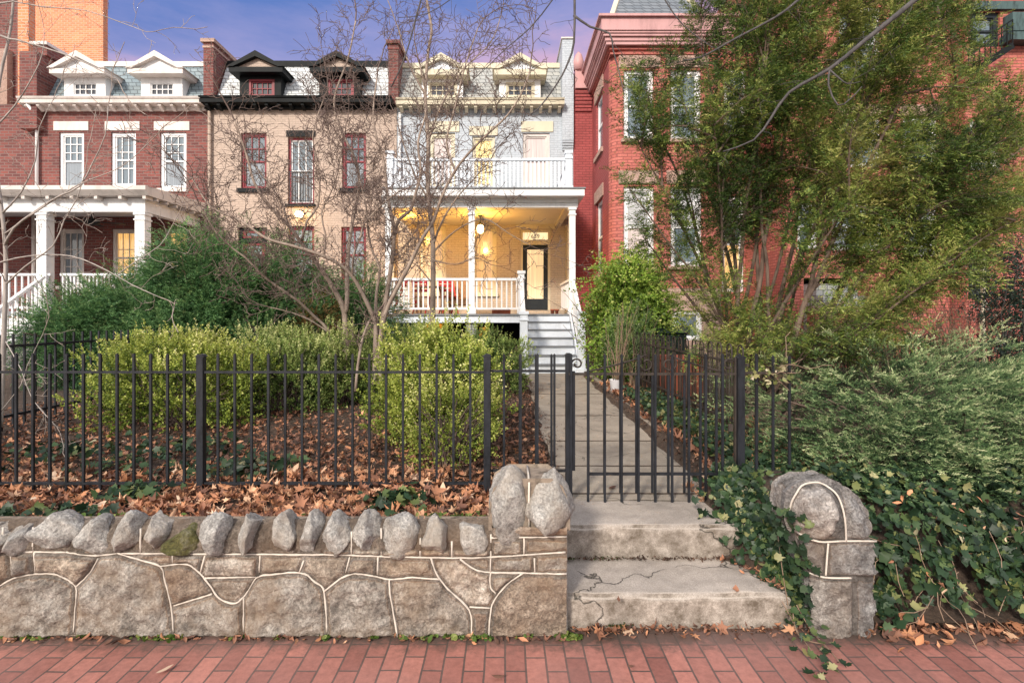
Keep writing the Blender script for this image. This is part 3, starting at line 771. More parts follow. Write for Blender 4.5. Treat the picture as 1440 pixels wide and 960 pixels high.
def window(par, r, y, fm, pm, cols=2, rows=4, fw=.075, split=True, upper_only=True, name='window', deep=.08, pm2=None, sash=None, mt=.022):
    """sash window filling the opening r; casing, sashes and glazing bars are the window, panes its sub-part"""
    x0, x1, z0, z1 = r; y += deep
    m = MB()
    m.box(x0, y-.03, z0, x0+fw, y+.07, z1); m.box(x1-fw, y-.03, z0, x1, y+.07, z1)
    m.box(x0+fw, y-.03, z1-fw, x1-fw, y+.07, z1); m.box(x0+fw, y-.03, z0, x1-fw, y+.07, z0+fw*.8)
    o = m.build(name, M[fm], par)
    m = MB(); a, b, c, d = x0+fw, x1-fw, z0+fw*.8, z1-fw; s = .035
    mid = (c+d)/2
    m.box(a, y, c, a+s, y+.04, d); m.box(b-s, y, c, b, y+.04, d); m.box(a+s, y, d-s, b-s, y+.04, d); m.box(a+s, y, c, b-s, y+.04, c+s)
    if split: m.box(a+s, y-.008, mid-.025, b-s, y+.038, mid+.025)
    lo = mid if (split and upper_only) else c
    for k in range(1, cols): xx = a+(b-a)*k/cols; m.box(xx-mt/2, y+.005, lo+.026, xx+mt/2, y+.03, d-s)
    nr = rows
    for k in range(1, nr): zz = lo+(d-lo)*k/nr; m.box(a+s, y+.004, zz-mt/2, b-s, y+.031, zz+mt/2)
    m.build('sash', M[sash or fm], o)
    if split and pm2:
        MB().box(a, y+.034, mid, b, y+.046, d).build('pane', M[pm], o); MB().box(a, y+.034, c, b, y+.046, mid).build('pane', M[pm2], o)
    else: MB().box(a, y+.034, c, b, y+.046, d).build('pane', M[pm], o)
    return o
def dormer(par, pc, hw, apex, ped_y0, ped_y1, win, cheek, trim, tymp, fm, pm, fhw, y=FZ-.02, cols=4):
    """gabled dormer: cheeks + face, pediment (> tympanum), window"""
    cx = xf(pc); w = hw/47.47; z0 = 7.9; z1 = zf(ped_y1); za = zf(apex); zb = zf(ped_y0); fw_ = fhw/47.47
    wx0, wx1, wz0, wz1 = xf(win[0]), xf(win[1]), zf(win[3]), zf(win[2])
    m = MB(); wall_holes(m, cx-fw_, cx+fw_, z0, z1, y, [(wx0-.06, wx1+.06, wz0-.05, wz1+.06)], .1)
    for s in (-1, 1):
        xx = cx+s*fw_; m.face([(xx, y, z0), (xx, y+1.15, z0), (xx, y+1.15, z1), (xx, y, z1)])
    o = m.build('dormer', M[cheek], par)
    t = MB()
    t.box(cx-w, y-.30, z1-.02, cx+w, y+1.2, zb-.003)
    th = .13
    sl = (za-zb)/w
    t.prism([(cx-w-.05, zb), (cx, za+.02), (cx, za-th*1.15), (cx-w+.13, zb)], y-.34, y+1.2)
    t.prism([(cx+w+.05, zb), (cx+w-.13, zb), (cx, za-th*1.15), (cx, za+.02)], y-.338, y+1.2)
    p = t.build('pediment', M[trim], o)
    MB().prism([(cx-w+.10, zb+.003), (cx+w-.10, zb+.003), (cx, za-.10)], y-.20, y+.9).build('tympanum', M[tymp], p)
    window(o, (wx0-.06, wx1+.06, wz0-.05, wz1+.06), y, fm, pm, cols, 2, .06, split=False, deep=.03)
    return o
def cornice(par, x0, x1, py_top, py_bot, mat, brackets=0, y=FZ, over=.42, bmat=None):
    """moulded eaves cornice with soffit brackets"""
    d = y-over; zt = H(py_top, d); zl = zt-.17
    m = MB(); m.prismx([(y+.1, zt), (d, zt), (d+.02, zt-.05), (d+.05, zt-.06), (d+.06, zl), (y-.10, zl-.02), (y-.10, zf(py_bot)), (y+.1, zf(py_bot))], x0, x1)
    o = m.build('cornice', M[mat], par)
    for k in range(brackets):
        xx = x0+(x1-x0)*(k+.5)/brackets
        MB().prismx([(y-.10, zl-.035), (d+.12, zl-.012), (d+.12, zl-.06), (y-.12, zl-.17)], xx-.045, xx+.045).build('bracket', M[bmat or mat], o)
    return o
def mansard(par, x0, x1, py_top, mat, trim, band=.13, zbase=7.95, y=FZ):
    yt = y+.75; zt = H(py_top, yt)
    m = MB(); m.face([(x0, y-.02, zbase), (x1, y-.02, zbase), (x1, yt, zt), (x0, yt, zt)]); m.face([(x0, yt, zt), (x1, yt, zt), (x1, y+8, zt), (x0, y+8, zt)])
    m.face([(x0, y-.02, zbase), (x0, yt, zt), (x0, y+8, zt), (x0, y+8, zbase)]); m.face([(x1, y-.02, zbase), (x1, y+8, zbase), (x1, y+8, zt), (x1, yt, zt)])
    o = m.build('roof', M[mat], par)
    MB().box(x0, yt-.10, zt-band+.01, x1, yt+.12, zt+.03).build('roof_trim', M[trim], par)
    return o
def lintel(par, a, b, t, u, mat, y=FZ): MB().box(xf(a), y-.03, zf(u)+.003, xf(b), y+.06, zf(t)).build('lintel', M[mat], par, bevel=.008)
def sill(par, a, b, t, u, mat, y=FZ): MB().box(xf(a), y-.07, zf(u), xf(b), y+.10, zf(t)-.003).build('sill', M[mat], par, bevel=.008)
def opening(a, b, t, u): return (xf(a), xf(b), zf(u), zf(t))
def chimney(par, x0, x1, y0, y1, z0, z1, mat, cap):
    o = MB().box(x0, y0, z0, x1, y1, z1).build('chimney', M[mat], par)
    m = MB(); m.box(x0-.06, y0-.06, z1-.002, x1+.06, y1+.06, z1+.10); m.box(x0-.02, y0-.02, z1-.16, x1+.02, y1+.02, z1-.10); m.build('cap', M[cap], o)
    return o
def balustrade(par, a, b, zb, zt, mat, n, name='railing', w=.035, rw=.06, slope=0):
    """rails from a to b (xy points); balusters are its sub-parts"""
    ax, ay = a; bx, by = b; m = MB()
    m.bar((ax, ay, zt-.03), (bx, by, zt-.03+slope), rw+.03, .06); m.bar((ax, ay, zb+.03), (bx, by, zb+.03+slope), rw, .05)
    o = m.build(name, M[mat], par)
    f = None
    for k in range(n):
        t = (k+.5)/n; px_, py_ = ax+(bx-ax)*t, ay+(by-ay)*t; dz = slope*t
        if f is None: f = MB().box(px_-w/2, py_-w/2, zb+.055+dz, px_+w/2, py_+w/2, zt-.058+dz).build('baluster', M[mat], o); f0 = Vector((px_, py_, dz))
        else: copy_child(f, o, Vector((px_, py_, dz))-f0)
    return o
def column(par, x, y, z0, z1, mat, w=.16, name='column'):
    m = MB(); m.box(x-w/2, y-w/2, z0, x+w/2, y+w/2, z1)
    for q, (a, b) in enumerate(((z0, z0+.14), (z1-.07, z1), (z1-.20, z1-.16))): m.box(x-w/2-.03+.004*q, y-w/2-.03+.004*q, a+.001, x+w/2+.03-.004*q, y+w/2+.03-.004*q, b-.001)
    return m.build(name, M[mat], par, bevel=.006)

# ---- dark brick house with the white porch (left)
A = thing('row_house', 'dark red brick row house with white columned porch and two white gabled dormers', 'house', (-11, FZ, .5), 'row houses along the street')
ax0, ax1 = xf(-190), xf(292)
ops2 = [opening(83, 118, 186, 265), opening(156, 191, 186, 262), opening(225, 262, 186, 265)]
ops1 = [opening(83, 118, 322, 402), opening(157, 192, 322, 402), opening(232, 266, 322, 402), opening(-60, -20, 322, 432)]
m = MB(); wall_holes(m, ax0, ax1, 0, 8.0, FZ, ops2+ops1); m.box(ax0, FZ+.24, 0, ax1-.01, FZ+9, 7.95); m.build('wall', M['brick_dark'], A)
for k, r in enumerate(ops2):
    window(A, r, FZ, 'white', 'pane_sky', 3, 3, .085, pm2='pane_curtain' if k != 1 else 'pane_sky', upper_only=k != 1, name='balcony_door' if k == 1 else 'window')
for k, r in enumerate(ops1): window(A, r, FZ, 'pinkwhite', 'pane_lit' if k in (1, 2) else 'pane_curtain', 3, 3, .085, upper_only=False)
for a, b in ((76,125),(148,197),(217,267)): lintel(A, a, b, 171, 184, 'pinkwhite')
for a, b in ((80,121),(222,264)): sill(A, a, b, 265, 270, 'pinkwhite')
for a, b in ((80,121),(154,195)): sill(A, a, b, 402, 407, 'pinkwhite')
cornice(A, xf(40), ax1-.003, 135, 157, 'pinkwhite', 15)
mansard(A, xf(62), ax1-.01, 90, 'slate_blue', 'pinkwhite')
for pc in (120, 228): dormer(A, pc, 38, 80, 103, 109, (pc-16, pc+16, 117, 134), 'white', 'pinkwhite', 'white', 'white', 'pane_dark', 29)
m = MB(); m.box(xf(38), FZ-.25, 7.2, xf(62), FZ+2.5, 9.45); m.box(xf(46), FZ+.0, 9.45, xf(66), FZ+2.5, 9.75)
pw = m.build('party_wall', M['brick_dark'], A); MB().box(xf(44), FZ-.06, 9.752, xf(68), FZ+2.5, 9.84).build('coping', M['pinkwhite'], pw)
m = MB(); m.tube([(xf(50), FZ-.30, zf(150)), (xf(55), FZ-.16, zf(163)), (xf(55.5), FZ-.08, zf(170)), (xf(55), FZ-.08, zf(262))], .045, 8); m.build('downspout', M['white'], A)
# porch
PD = 13.15; pz = lambda py: H(py, PD); pxx = lambda px: X(px, PD)
prx = pxx(207); plx = pxx(-260)
m = MB()
m.prismx([(PD-.10, pz(262)), (PD-.10, pz(262)-.10), (PD+.02, pz(262)-.22), (FZ-.004, pz(262)-.22), (FZ-.004, pz(262)+.12)], plx, prx+.02)
rf_ = m.build('porch_roof', M['pinkwhite'], A)
for k in range(14):
    xx = plx+.3+(prx-plx-.4)*k/13; MB().box(xx-.04, PD+.03, pz(262)-.30, xx+.04, PD+.30, pz(262)-.225).build('bracket', M['pinkwhite'], rf_)
for k in range(6):
    yv = PD+.4+.4*k; MB().box(prx-.2, yv-.04, pz(262)-.29, prx-.0, yv+.04, pz(262)-.225).build('bracket', M['pinkwhite'], rf_)
m = MB(); m.box(plx, PD+.25, pz(295), prx-.22, PD+.45, pz(262)-.232); m.box(prx-.42, PD+.452, pz(295), prx-.22, FZ-.004, pz(262)-.232)
m.box(plx, PD+.46, pz(262)-.26, prx-.43, FZ-.006, pz(262)-.24); m.build('porch_beam', M['white'], A)
cpz = 1.86
for px in (201, 64, -75, -215): column(A, pxx(px)*(PD+.35)/PD, PD+.35, cpz, pz(296), 'white', .25, 'porch_column')
m = MB(); m.box(plx, PD+.1, cpz-.12, prx-.15, FZ-.005, cpz); m.build('porch_floor', M['tread'], A)
m = MB(); m.box(plx, PD+.14, .4, prx-.19, PD+.30, cpz-.122); m.box(prx-.35, PD+.302, .4, prx-.19, FZ-.01, cpz-.122); m.build('porch_base', M['sand_block'], A)
balustrade(A, (plx, PD+.3), (pxx(58), PD+.3), cpz+.06, cpz+.95, 'white', 34)
balustrade(A, (pxx(72), PD+.3), (pxx(192), PD+.3), cpz+.06, cpz+.95, 'white', 22)
balustrade(A, (prx-.30, PD+.5), (prx-.30, FZ-.3), cpz+.06, cpz+.95, 'white', 18)
sx0, sx1 = X(-60, 12.6), X(52, 13)
m = MB()
for k in range(7): m.box(sx0, PD+.1-.26*(k+1), .4, sx1, PD+.1-.26*k-.002*k, cpz-.18*(k+1))
m.build('porch_stair', M['white'], A)
for xx in (sx1-.05, sx0+.05): balustrade(A, (xx, PD+.1), (xx, PD+.1-1.8), cpz+.0, cpz+.88, 'white', 14, 'stair_railing', slope=-1.25)
m = MB(); m.tube([(xf(40)+.6, FZ-.5, 1.9), (xf(40)+.6, FZ-.5, 4.6)], .05, 8); m.build('downspout', M['pinkwhite'], A)
fan = thing('ceiling_fan', 'dark ceiling fan hanging under the white porch roof of the brick house', 'fan', (X(130, 14.5), 14.5, pz(262)-.26))
fxp, fzp = X(130, 14.5), H(312, 14.5)
m = MB(); m.tube([(fxp, 14.5, fzp+.05), (fxp, 14.5, pz(262)-.265)], .03, 8); m.lathe(fxp, 14.5, [(.02, fzp+.1), (.16, fzp+.06), (.18, fzp-.02), (.10, fzp-.08), (.02, fzp-.10)], 16); m.build('motor', M['dark_door'], fan)
for k in range(4):
    a = .4+k*math.pi/2; d1 = Vector((math.cos(a), math.sin(a), 0))
    MB().bar(Vector((fxp, 14.5, fzp))+d1*.2, Vector((fxp, 14.5, fzp-.015))+d1*.75, .13, .015).build('blade', M['dark_door'], fan)

# ---- tan painted house with red windows (middle left)
B = thing('row_house', 'tan painted brick row house with red window frames, black cornice and black dormers', 'house', (-6.5, FZ, .5), 'row houses along the street')
bx0, bx1 = xf(292.5), xf(553)
b2 = [opening(339, 375, 187, 265), opening(405, 442, 193, 287), opening(481, 515, 187, 265)]
b1 = [opening(335, 376, 320, 425), opening(406, 442, 318, 397), opening(480, 515, 319, 397)]
m = MB(); wall_holes(m, bx0, bx1, 0, 8.0, FZ-.01, b2+b1); m.box(bx0+.01, FZ+.24, 0, bx1-.01, FZ+9, 7.9); m.build('wall', M['brick_tan'], B)
for k, r in enumerate(b2): window(B, r, FZ-.01, 'red_frame', 'pane_sky', 3, 2, .065, pm2='pane_curtain', deep=.10, name='balcony_door' if k == 1 else 'window', upper_only=k != 1, sash='red_frame' if k != 1 else 'white', mt=.03)
lintel(B, 403, 444, 184, 193, 'black_trim', FZ-.01)
for a, b in ((334,379),(478,518)): sill(B, a, b, 265, 271, 'black_trim', FZ-.01)
sill(B, 402, 444, 287, 291, 'black_trim', FZ-.01)
m = MB()
for k in range(9): xx = xf(409)+(xf(439)-xf(409))*k/8; m.box(xx-.009, FZ-.10, zf(285), xx+.009, FZ-.082, zf(243))
for z in (zf(284), zf(243)): m.box(xf(408), FZ-.102, z-.012, xf(440), FZ-.08, z+.012)
m.build('window_guard', M['iron'], B)
for k in (1, 2): window(B, b1[k], FZ-.01, 'red_frame', 'pane_curtain', 2, 2, .065, deep=.1, mt=.03, sash='red_frame')
x0, x1, z0, z1 = b1[0]; dy = FZ+.09
m = MB(); m.box(x0, dy-.03, z0, x0+.09, dy+.08, z1); m.box(x1-.09, dy-.03, z0, x1, dy+.08, z1); m.box(x0+.09, dy-.03, z1-.08, x1-.09, dy+.08, z1); m.box(x0+.09, dy-.03, zf(341), x1-.09, dy+.08, zf(335))
dr = m.build('front_door', M['black_trim'], B)
m = MB(); a, b = x0+.09, x1-.09
for (c, d) in ((z0, zf(342)), (zf(334), z1-.08)):
    m.box(a, dy, c, a+.11, dy+.05, d); m.box(b-.11, dy, c, b, dy+.05, d); m.box(a+.11, dy, d-.06, b-.11, dy+.05, d); m.box(a+.11, dy, c, b-.11, dy+.05, c+.05)
m.build('door_leaf', M['red_frame'], dr)
MB().box(a+.1, dy+.03, z0+.8, b-.1, dy+.04, zf(342)-.05).build('pane', M['pane_curtain'], dr); MB().box(a+.1, dy+.03, zf(334)+.04, b-.1, dy+.04, z1-.13).build('pane', M['pane_sky'], dr)
MB().box(a+.1, dy+.02, z0, b-.1, dy+.035, z0+.8).build('panel', M['red_frame'], dr)
cornice(B, xf(290), bx1+.03, 134, 155, 'black_trim', 16, FZ-.01)
mansard(B, bx0+.2, bx1-.1, 89, 'slate_white', 'black_trim', .16)
for pc in (366.5, 478): dormer(B, pc, 37, 80, 101, 107, (pc-13, pc+17, 115, 134), 'black_trim', 'black_trim', 'brick_tan', 'red_frame', 'pane_dark', 29)
chimney(B, xf(286), xf(300), FZ+.0, FZ+1.4, 7.9, zf(60), 'brick_dark', 'sand_block')
chimney(B, xf(546), xf(560), FZ+.0, FZ+1.0, 7.9, zf(62), 'brick_dark', 'brick_dark')
m = MB(); m.tube([(xf(297), FZ-.09, 7.9), (xf(297), FZ-.09, .6)], .05, 8); m.build('downspout', M['brick_tan'], B)
MB().box(xf(545), FZ-.03, 6.2, xf(558), FZ+.1, 7.9).build('pilaster', M['brick_tan'], B)
wl = thing('wall_lamp', 'lit glass wall lamp on the tan house above the middle ground floor window', 'lamp', (xf(423), FZ-.02, zf(303)))
lx, lz = xf(424), zf(303)
m = MB(); m.box(lx-.06, FZ-.045, lz-.02, lx+.06, FZ-.012, lz+.14); m.tube([(lx, FZ-.03, lz+.12), (lx, FZ-.14, lz+.14), (lx, FZ-.17, lz+.10)], .014, 6); m.build('bracket', M['black_trim'], wl)
MB().lathe(lx, FZ-.17, [(.02, lz+.10), (.10, lz+.07), (.12, lz), (.09, lz-.07), (.02, lz-.09)], 16).build('lamp_shade', M['lamp'], wl)
def plight(name, loc, e, col=(1,.62,.22), r=.08, par=None):
    l = bpy.data.lights.new(name, 'POINT'); l.energy = e; l.color = col; l.shadow_soft_size = r
    o = bpy.data.objects.new(name, l); COL.objects.link(o); o.location = loc; return o
plight('wall_lamp_light', (lx, FZ-.32, lz), 16)

# ---- pale house with the lit porch and balcony (centre)
Cc = thing('row_house', 'pale blue grey row house with lit yellow porch, white balcony and cream dormers', 'house', (-.5, FZ, .5), 'row houses along the street')
cx0, cx1 = xf(553.5), xf(806)
c2 = [opening(604, 640, 187, 262), opening(664, 696, 192, 262), opening(735, 773, 187, 262)]
cporch = 4.72
m = MB(); wall_holes(m, cx0, cx1, cporch, 8.0, FZ, c2); m.box(cx0+.01, FZ+.24, 0, cx1-.01, FZ+9, 7.9); m.build('upper_wall', M['brick_blue'], Cc)
c1 = [opening(590, 627, 318, 412), opening(664, 698, 318, 412), opening(732, 774, 323, 436)]
cb_ = [opening(594, 626, 452, 472), opening(671, 690, 457, 476)]
m = MB(); wall_holes(m, cx0, cx1, 1.62, cporch-.002, FZ+.001, c1); m.build('porch_wall', M['brick_beige'], Cc)
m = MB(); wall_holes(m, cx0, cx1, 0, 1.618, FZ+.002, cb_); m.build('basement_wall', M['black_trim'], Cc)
window(Cc, c2[0], FZ, 'cream', 'pane_pink', 1, 1, .09, pm2='pane_pink'); window(Cc, c2[2], FZ, 'pinkwhite', 'pane_pink', 1, 1, .09, pm2='pane_pink')
window(Cc, c2[1], FZ, 'cream', 'pane_yellow', 1, 1, .07, split=False, name='balcony_door')
for a, b in ((598,646),(733,778)): lintel(Cc, a, b, 171, 186, 'cream')
lintel(Cc, 660, 700, 178, 191, 'cream')
for k in (0, 1): window(Cc, c1[k], FZ+.001, 'cream', 'pane_porch', 1, 1, .09)
for a, b in ((587,630),(661,701)): sill(Cc, a, b, 412, 417, 'cream')
for a, b in ((584,633),(658,704)): lintel(Cc, a, b, 306, 317, 'cream')
for r in cb_: window(Cc, r, FZ+.002, 'black_trim', 'pane_amber', 3, 2, .03, split=False, deep=.03)
lintel(Cc, 726, 780, 309, 322, 'cream')
# door with transom
x0, x1, z0, z1 = c1[2]; dy = FZ+.09
m = MB(); m.box(x0, dy-.06, z0, x0+.07, dy+.08, z1); m.box(x1-.07, dy-.06, z0, x1, dy+.08, z1); m.box(x0+.07, dy-.06, z1-.07, x1-.07, dy+.08, z1); m.box(x0+.07, dy-.06, zf(344), x1-.07, dy+.08, zf(337))
dr = m.build('front_door', M['cream'], Cc)
a, b = x0+.07, x1-.07; d = zf(344)-.005; lf = MB()
lf.box(a, dy, z0+.02, a+.13, dy+.05, d); lf.box(b-.13, dy, z0+.02, b, dy+.05, d); lf.box(a+.13, dy, d-.13, b-.13, dy+.05, d); lf.box(a+.13, dy, z0+.02, b-.13, dy+.05, zf(420)-.0)
lf.box(a+.2, dy-.008, zf(429), b-.2, dy+.0, zf(426)); lf.build('door_leaf', M['dark_door'], dr)
MB().box(a+.12, dy+.02, zf(420), b-.12, dy+.03, d-.12).build('pane', M['pane_glow'], dr)
MB().box(a, dy+.02, zf(337), b, dy+.03, z1-.07).build('transom_pane', M['pane_transom'], dr)
fc = bpy.data.curves.new('house_number', 'FONT'); fc.body = '659'; fc.size = .175; fc.align_x = 'CENTER'; fc.extrude = .004
fo = bpy.data.objects.new('tmp', fc); COL.objects.link(fo)
me = bpy.data.meshes.new_from_object(fo); bpy.data.objects.remove(fo)
hn = link_mesh('house_number', me, M['num'], dr); hn.rotation_euler = (R(90), 0, 0)
hn.location = Vector(((a+b)/2, dy-.0, zf(334.5))) - wloc(Cc)
cornice(Cc, xf(560), xf(792), 137, 153, 'cream', 18)
mansard(Cc, xf(559), xf(790), 92, 'slate_grey', 'cream')
for pc in (622, 731): dormer(Cc, pc, 36, 83, 104, 111, (pc-17, pc+18, 119, 135), 'white', 'cream', 'white_blue', 'cream', 'pane_dark', 29)
pw = MB().box(xf(790), FZ-.12, 6.9, xf(806)-.002, FZ+1.6, zf(58)).build('party_wall', M['brick_blue'], Cc)
m = MB(); m.box(xf(788.5), FZ-.16, zf(58), xf(806)+.03, FZ+1.6, zf(56)); m.build('coping', M['pinkwhite'], pw)
m = MB()
for q in range(4): m.box(xf(790)+.004*q, FZ-.12+.025*q, 6.9-.07*(q+1), xf(806)-.003, FZ+.02, 6.9-.07*q-.015)
m.build('corbel', M['brick_blue'], Cc)
m = MB(); m.tube([(xf(563), FZ-.09, 7.7), (xf(563), FZ-.09, 4.8)], .045, 8); m.build('downspout', M['white'], Cc)
# porch
QD = 13.1; qz = lambda py: H(py, QD); qx = lambda px: X(px, QD)
flz = 1.79; ql, qr = qx(541), qx(812)
m = MB(); m.box(ql, QD-.16, flz-.045, qr, FZ-.004, flz); m.build('porch_floor', M['tread'], Cc)
m = MB(); m.box(ql+.02, QD-.12, qz(453.5), qr-.02, QD-.08, flz-.047); m.box(ql+.02, QD-.078, qz(453.5), ql+.06, FZ-.01, flz-.047); m.box(qr-.06, QD-.078, qz(453.5), qr-.02, FZ-.01, flz-.047); m.build('porch_fascia', M['white_blue'], Cc)
for px in (552, 663, 808): MB().box(qx(px)-.13, QD-.05, .3, qx(px)+.13, QD+.2, qz(453.5)-.003).build('porch_pier', M['slate_grey'], Cc)
for px in (547, 663.5, 804.5): column(Cc, qx(px), QD, flz, qz(292), 'white', .15, 'porch_column')
for px in (552, 800): column(Cc, xf(px), FZ-.12, flz, qz(292), 'cream', .15, 'porch_column')
er = 4.80
m = MB()
m.prismx([(QD-.08, qz(292.5)), (QD-.08, qz(286)), (QD-.12, qz(286)), (QD-.12, qz(282)), (QD-.16, qz(280)), (QD-.2, qz(277)), (FZ-.005, qz(277)), (FZ-.005, qz(277)-.04), (QD+.1, qz(277)-.04), (QD+.1, qz(292.5))], ql-.05, qx(812)-.003)
bm_ = m.build('porch_beam', M['white'], Cc)
for xx in (ql+.12, qr-.22): MB().box(xx-.08, QD+.102, qz(292.5), xx+.08, FZ-.006, qz(277)-.042).build('side_beam', M['porch_ceiling'], Cc)
MB().box(ql+.21, QD+.105, qz(290), qr-.31, FZ-.008, qz(290)+.03).build('porch_ceiling', M['porch_ceiling'], Cc)
RD = 12.7
m = MB(); m.box(X(538, RD), RD, H(275, RD), X(822, RD), FZ-.004, H(265.5, RD)); m.build('porch_roof', M['white'], Cc)
MB().box(X(538, RD)-.03, RD-.03, H(265.5, RD)+.002, X(823, RD)+.01, FZ-.006, H(263.5, RD)).build('balcony_deck', M['tread'], Cc)
bz = H(263.5, RD)
BD = 13.2
bpost = [X(549, BD), X(799.5, BD)]
for xx in bpost: column(Cc, xx, BD, bz, H(213, BD), 'white_blue', .15, 'balcony_post')
balustrade(Cc, (bpost[0]+.08, BD), (bpost[1]-.08, BD), bz+.04, H(223, BD), 'white_blue', 42, 'balcony_railing', .04)
for xx in bpost: balustrade(Cc, (xx, BD+.1), (xx, FZ-.05), bz+.04, H(223, BD), 'white_blue', 18, 'balcony_railing', .04)
rt = qz(391)
balustrade(Cc, (qx(551), QD), (qx(660), QD), flz+.10, rt, 'white', 16)
balustrade(Cc, (qx(667), QD), (qx(730), QD), flz+.10, rt, 'white', 9)
balustrade(Cc, (qx(804), QD+.1), (qx(804), FZ-.25), flz+.10, rt, 'white', 16)
balustrade(Cc, (qx(547), QD+.1), (qx(547), FZ-.25), flz+.10, rt, 'white', 16)
column(Cc, qx(733), QD-.02, flz, qz(381), 'white', .15, 'newel_post')
# stair
s0, s1 = .40, 1.52
for i in range(7):
    y0 = 11.28+.28*i; z = .53+.18*(i+1)
    if i < 6: MB().box(s0-.02, y0-.03, z-.024, s1+.02, y0+.28, z).build('tread', M['tread'], Cc)
    MB().box(s0, y0+.002, z-.18, s1, y0+.03, z-(.025 if i < 6 else .047)).build('riser', M['white_blue'], Cc)
for xx in (s0-.03, s1+.03):
    m = MB(); m.prismx([(11.26, .5), (11.26, .72), (13.0, 1.85), (13.0, 1.55), (11.7, .5)], xx-.02, xx+.02); m.build('stringer', M['white_blue'], Cc)
nx_l, nx_r = X(736.5, 11.2), X(817.5, 11.2)
for xx in (nx_l, nx_r): column(Cc, xx, 11.2, .5, H(437.5, 11.2), 'white_blue', .16, 'newel_post')
balustrade(Cc, (nx_r, 11.3), (qx(804), QD-.05), .95, 1.72, 'white', 9, 'stair_railing', slope=.98)
balustrade(Cc, (nx_l, 11.3), (qx(733), QD-.1), .95, 1.72, 'white', 9, 'stair_railing', slope=.98)
# lamp, furniture
pl = thing('pendant_lamp', 'glowing glass pendant lamp hanging from the yellow porch ceiling', 'lamp', (X(675, 14.3), 14.3, 4.4))
px_, pz_ = X(675.5, 14.3), H(323, 14.3)
m = MB(); m.tube([(px_, 14.3, pz_+.14), (px_, 14.3, qz(290))], .015, 6); m.lathe(px_, 14.3, [(.02, qz(290)-.05), (.07, qz(290)-.002)], 12); m.lathe(px_, 14.3, [(.03, pz_+.19), (.06, pz_+.13), (.03, pz_+.12)], 12); m.build('rod', M['dark_door'], pl)
MB().lathe(px_, 14.3, [(.03, pz_+.14), (.08, pz_+.10), (.095, pz_+.02), (.08, pz_-.06), (.03, pz_-.10)], 16).build('lamp_shade', M['lamp'], pl)
plight('pendant_light', (px_, 14.0, pz_-.15), 95, (1,.50,.09)); plight('porch_fill_light', (px_-1.9, 14.3, 4.2), 48, (1,.50,.09), .1)  # second light is added fill for the left porch end; no lamp there
def chair(x, y, rz, label):
    t = thing('folding_chair', label, 'chair', (x, y, flz), 'red folding chairs on the porch'); t.rotation_euler = (0, 0, rz)
    def bld(nm, mb):
        o = mb.build(nm, M['chair_red'], None); o.parent = t
    for s in (-.2, .2):
        bld('leg', MB().bar((s, -.22, 0), (s, .20, .88), .028)); bld('leg', MB().bar((s*.86, .24, 0), (s*.86, -.20, .46), .028))
    m = MB()
    for k in range(5): m.box(-.2, -.2+.085*k, .45, .2, -.2+.085*k+.065, .468)
    bld('seat', m)
    for z in (.62, .74, .84): bld('back_slat', MB().bar((-.2, .10+(z-.62)*.45, z), (.2, .10+(z-.62)*.45, z), .02, .075))
chair(X(630, 13.9), 13.9, R(25), 'red folding chair on the porch, nearest the middle porch column')
chair(X(592, 14.2), 14.3, R(170), 'red folding chair behind the small table on the porch')
chair(X(562, 13.9), 13.8, R(-70), 'red folding chair at the left end of the porch behind the railing')
tb = thing('side_table', 'small wooden folding table between the red porch chairs', 'table', (X(606, 13.75), 13.75, flz))
m = MB(); tx = X(606, 13.75)
for k in range(6): m.box(tx-.36, 13.45+.1*k, flz+.68, tx+.36, 13.45+.1*k+.085, flz+.705)
m.build('table_top', M['wood'], tb)
for s in (-.3, .3):
    for q in (13.5, 14.0): MB().box(tx+s-.02, q-.02, flz, tx+s+.02, q+.02, flz+.68).build('leg', M['wood'], tb)
ws = thing('wicker_armchair', 'brown wicker armchair behind the porch railing beside the middle column', 'armchair', (X(648, 14.1), 14.1, flz))
wxx = X(648, 14.1)
MB().box(wxx-.33, 13.85, flz+.22, wxx+.33, 14.4, flz+.42).build('seat', M['wicker'], ws, bevel=.04)
MB().prismx([(14.32, flz+.42), (14.42, flz+.42), (14.54, flz+.92), (14.44, flz+.94)], wxx-.33, wxx+.33).build('backrest', M['wicker'], ws, bevel=.03)
for s in (-.36, .30): MB().box(wxx+s, 13.85, flz+.30, wxx+s+.07, 14.4, flz+.62).build('armrest', M['wicker'], ws, bevel=.02)
for s in (-.3, .26):
    for q in (13.88, 14.33): MB().box(wxx+s, q, flz, wxx+s+.04, q+.04, flz+.22).build('leg', M['wicker'], ws)
for k, (px, lab_) in enumerate([(777, 'small terracotta flower pot left of a pair beside the front door'), (783, 'small terracotta flower pot right of a pair beside the front door')]):
    p = thing('flower_pot', lab_, 'flower pot', (X(px, 13.5), 13.5, flz), 'flower pots on the porch')
    MB().lathe(X(px, 13.5), 13.5, [(.035, flz), (.05, flz+.09), (.058, flz+.09), (.058, flz+.12), (.05, flz+.12)], 14).build('pot', M['terracotta'], p)
wb = thing('planter_box', 'long low orange planter box on the porch floor under the railing', 'planter', (X(705, 13.3), 13.3, flz))
MB().prismx([(13.24, flz), (13.36, flz), (13.39, flz+.11), (13.21, flz+.11)], X(692, 13.3), X(718, 13.3)).build('box', M['terracotta'], wb)

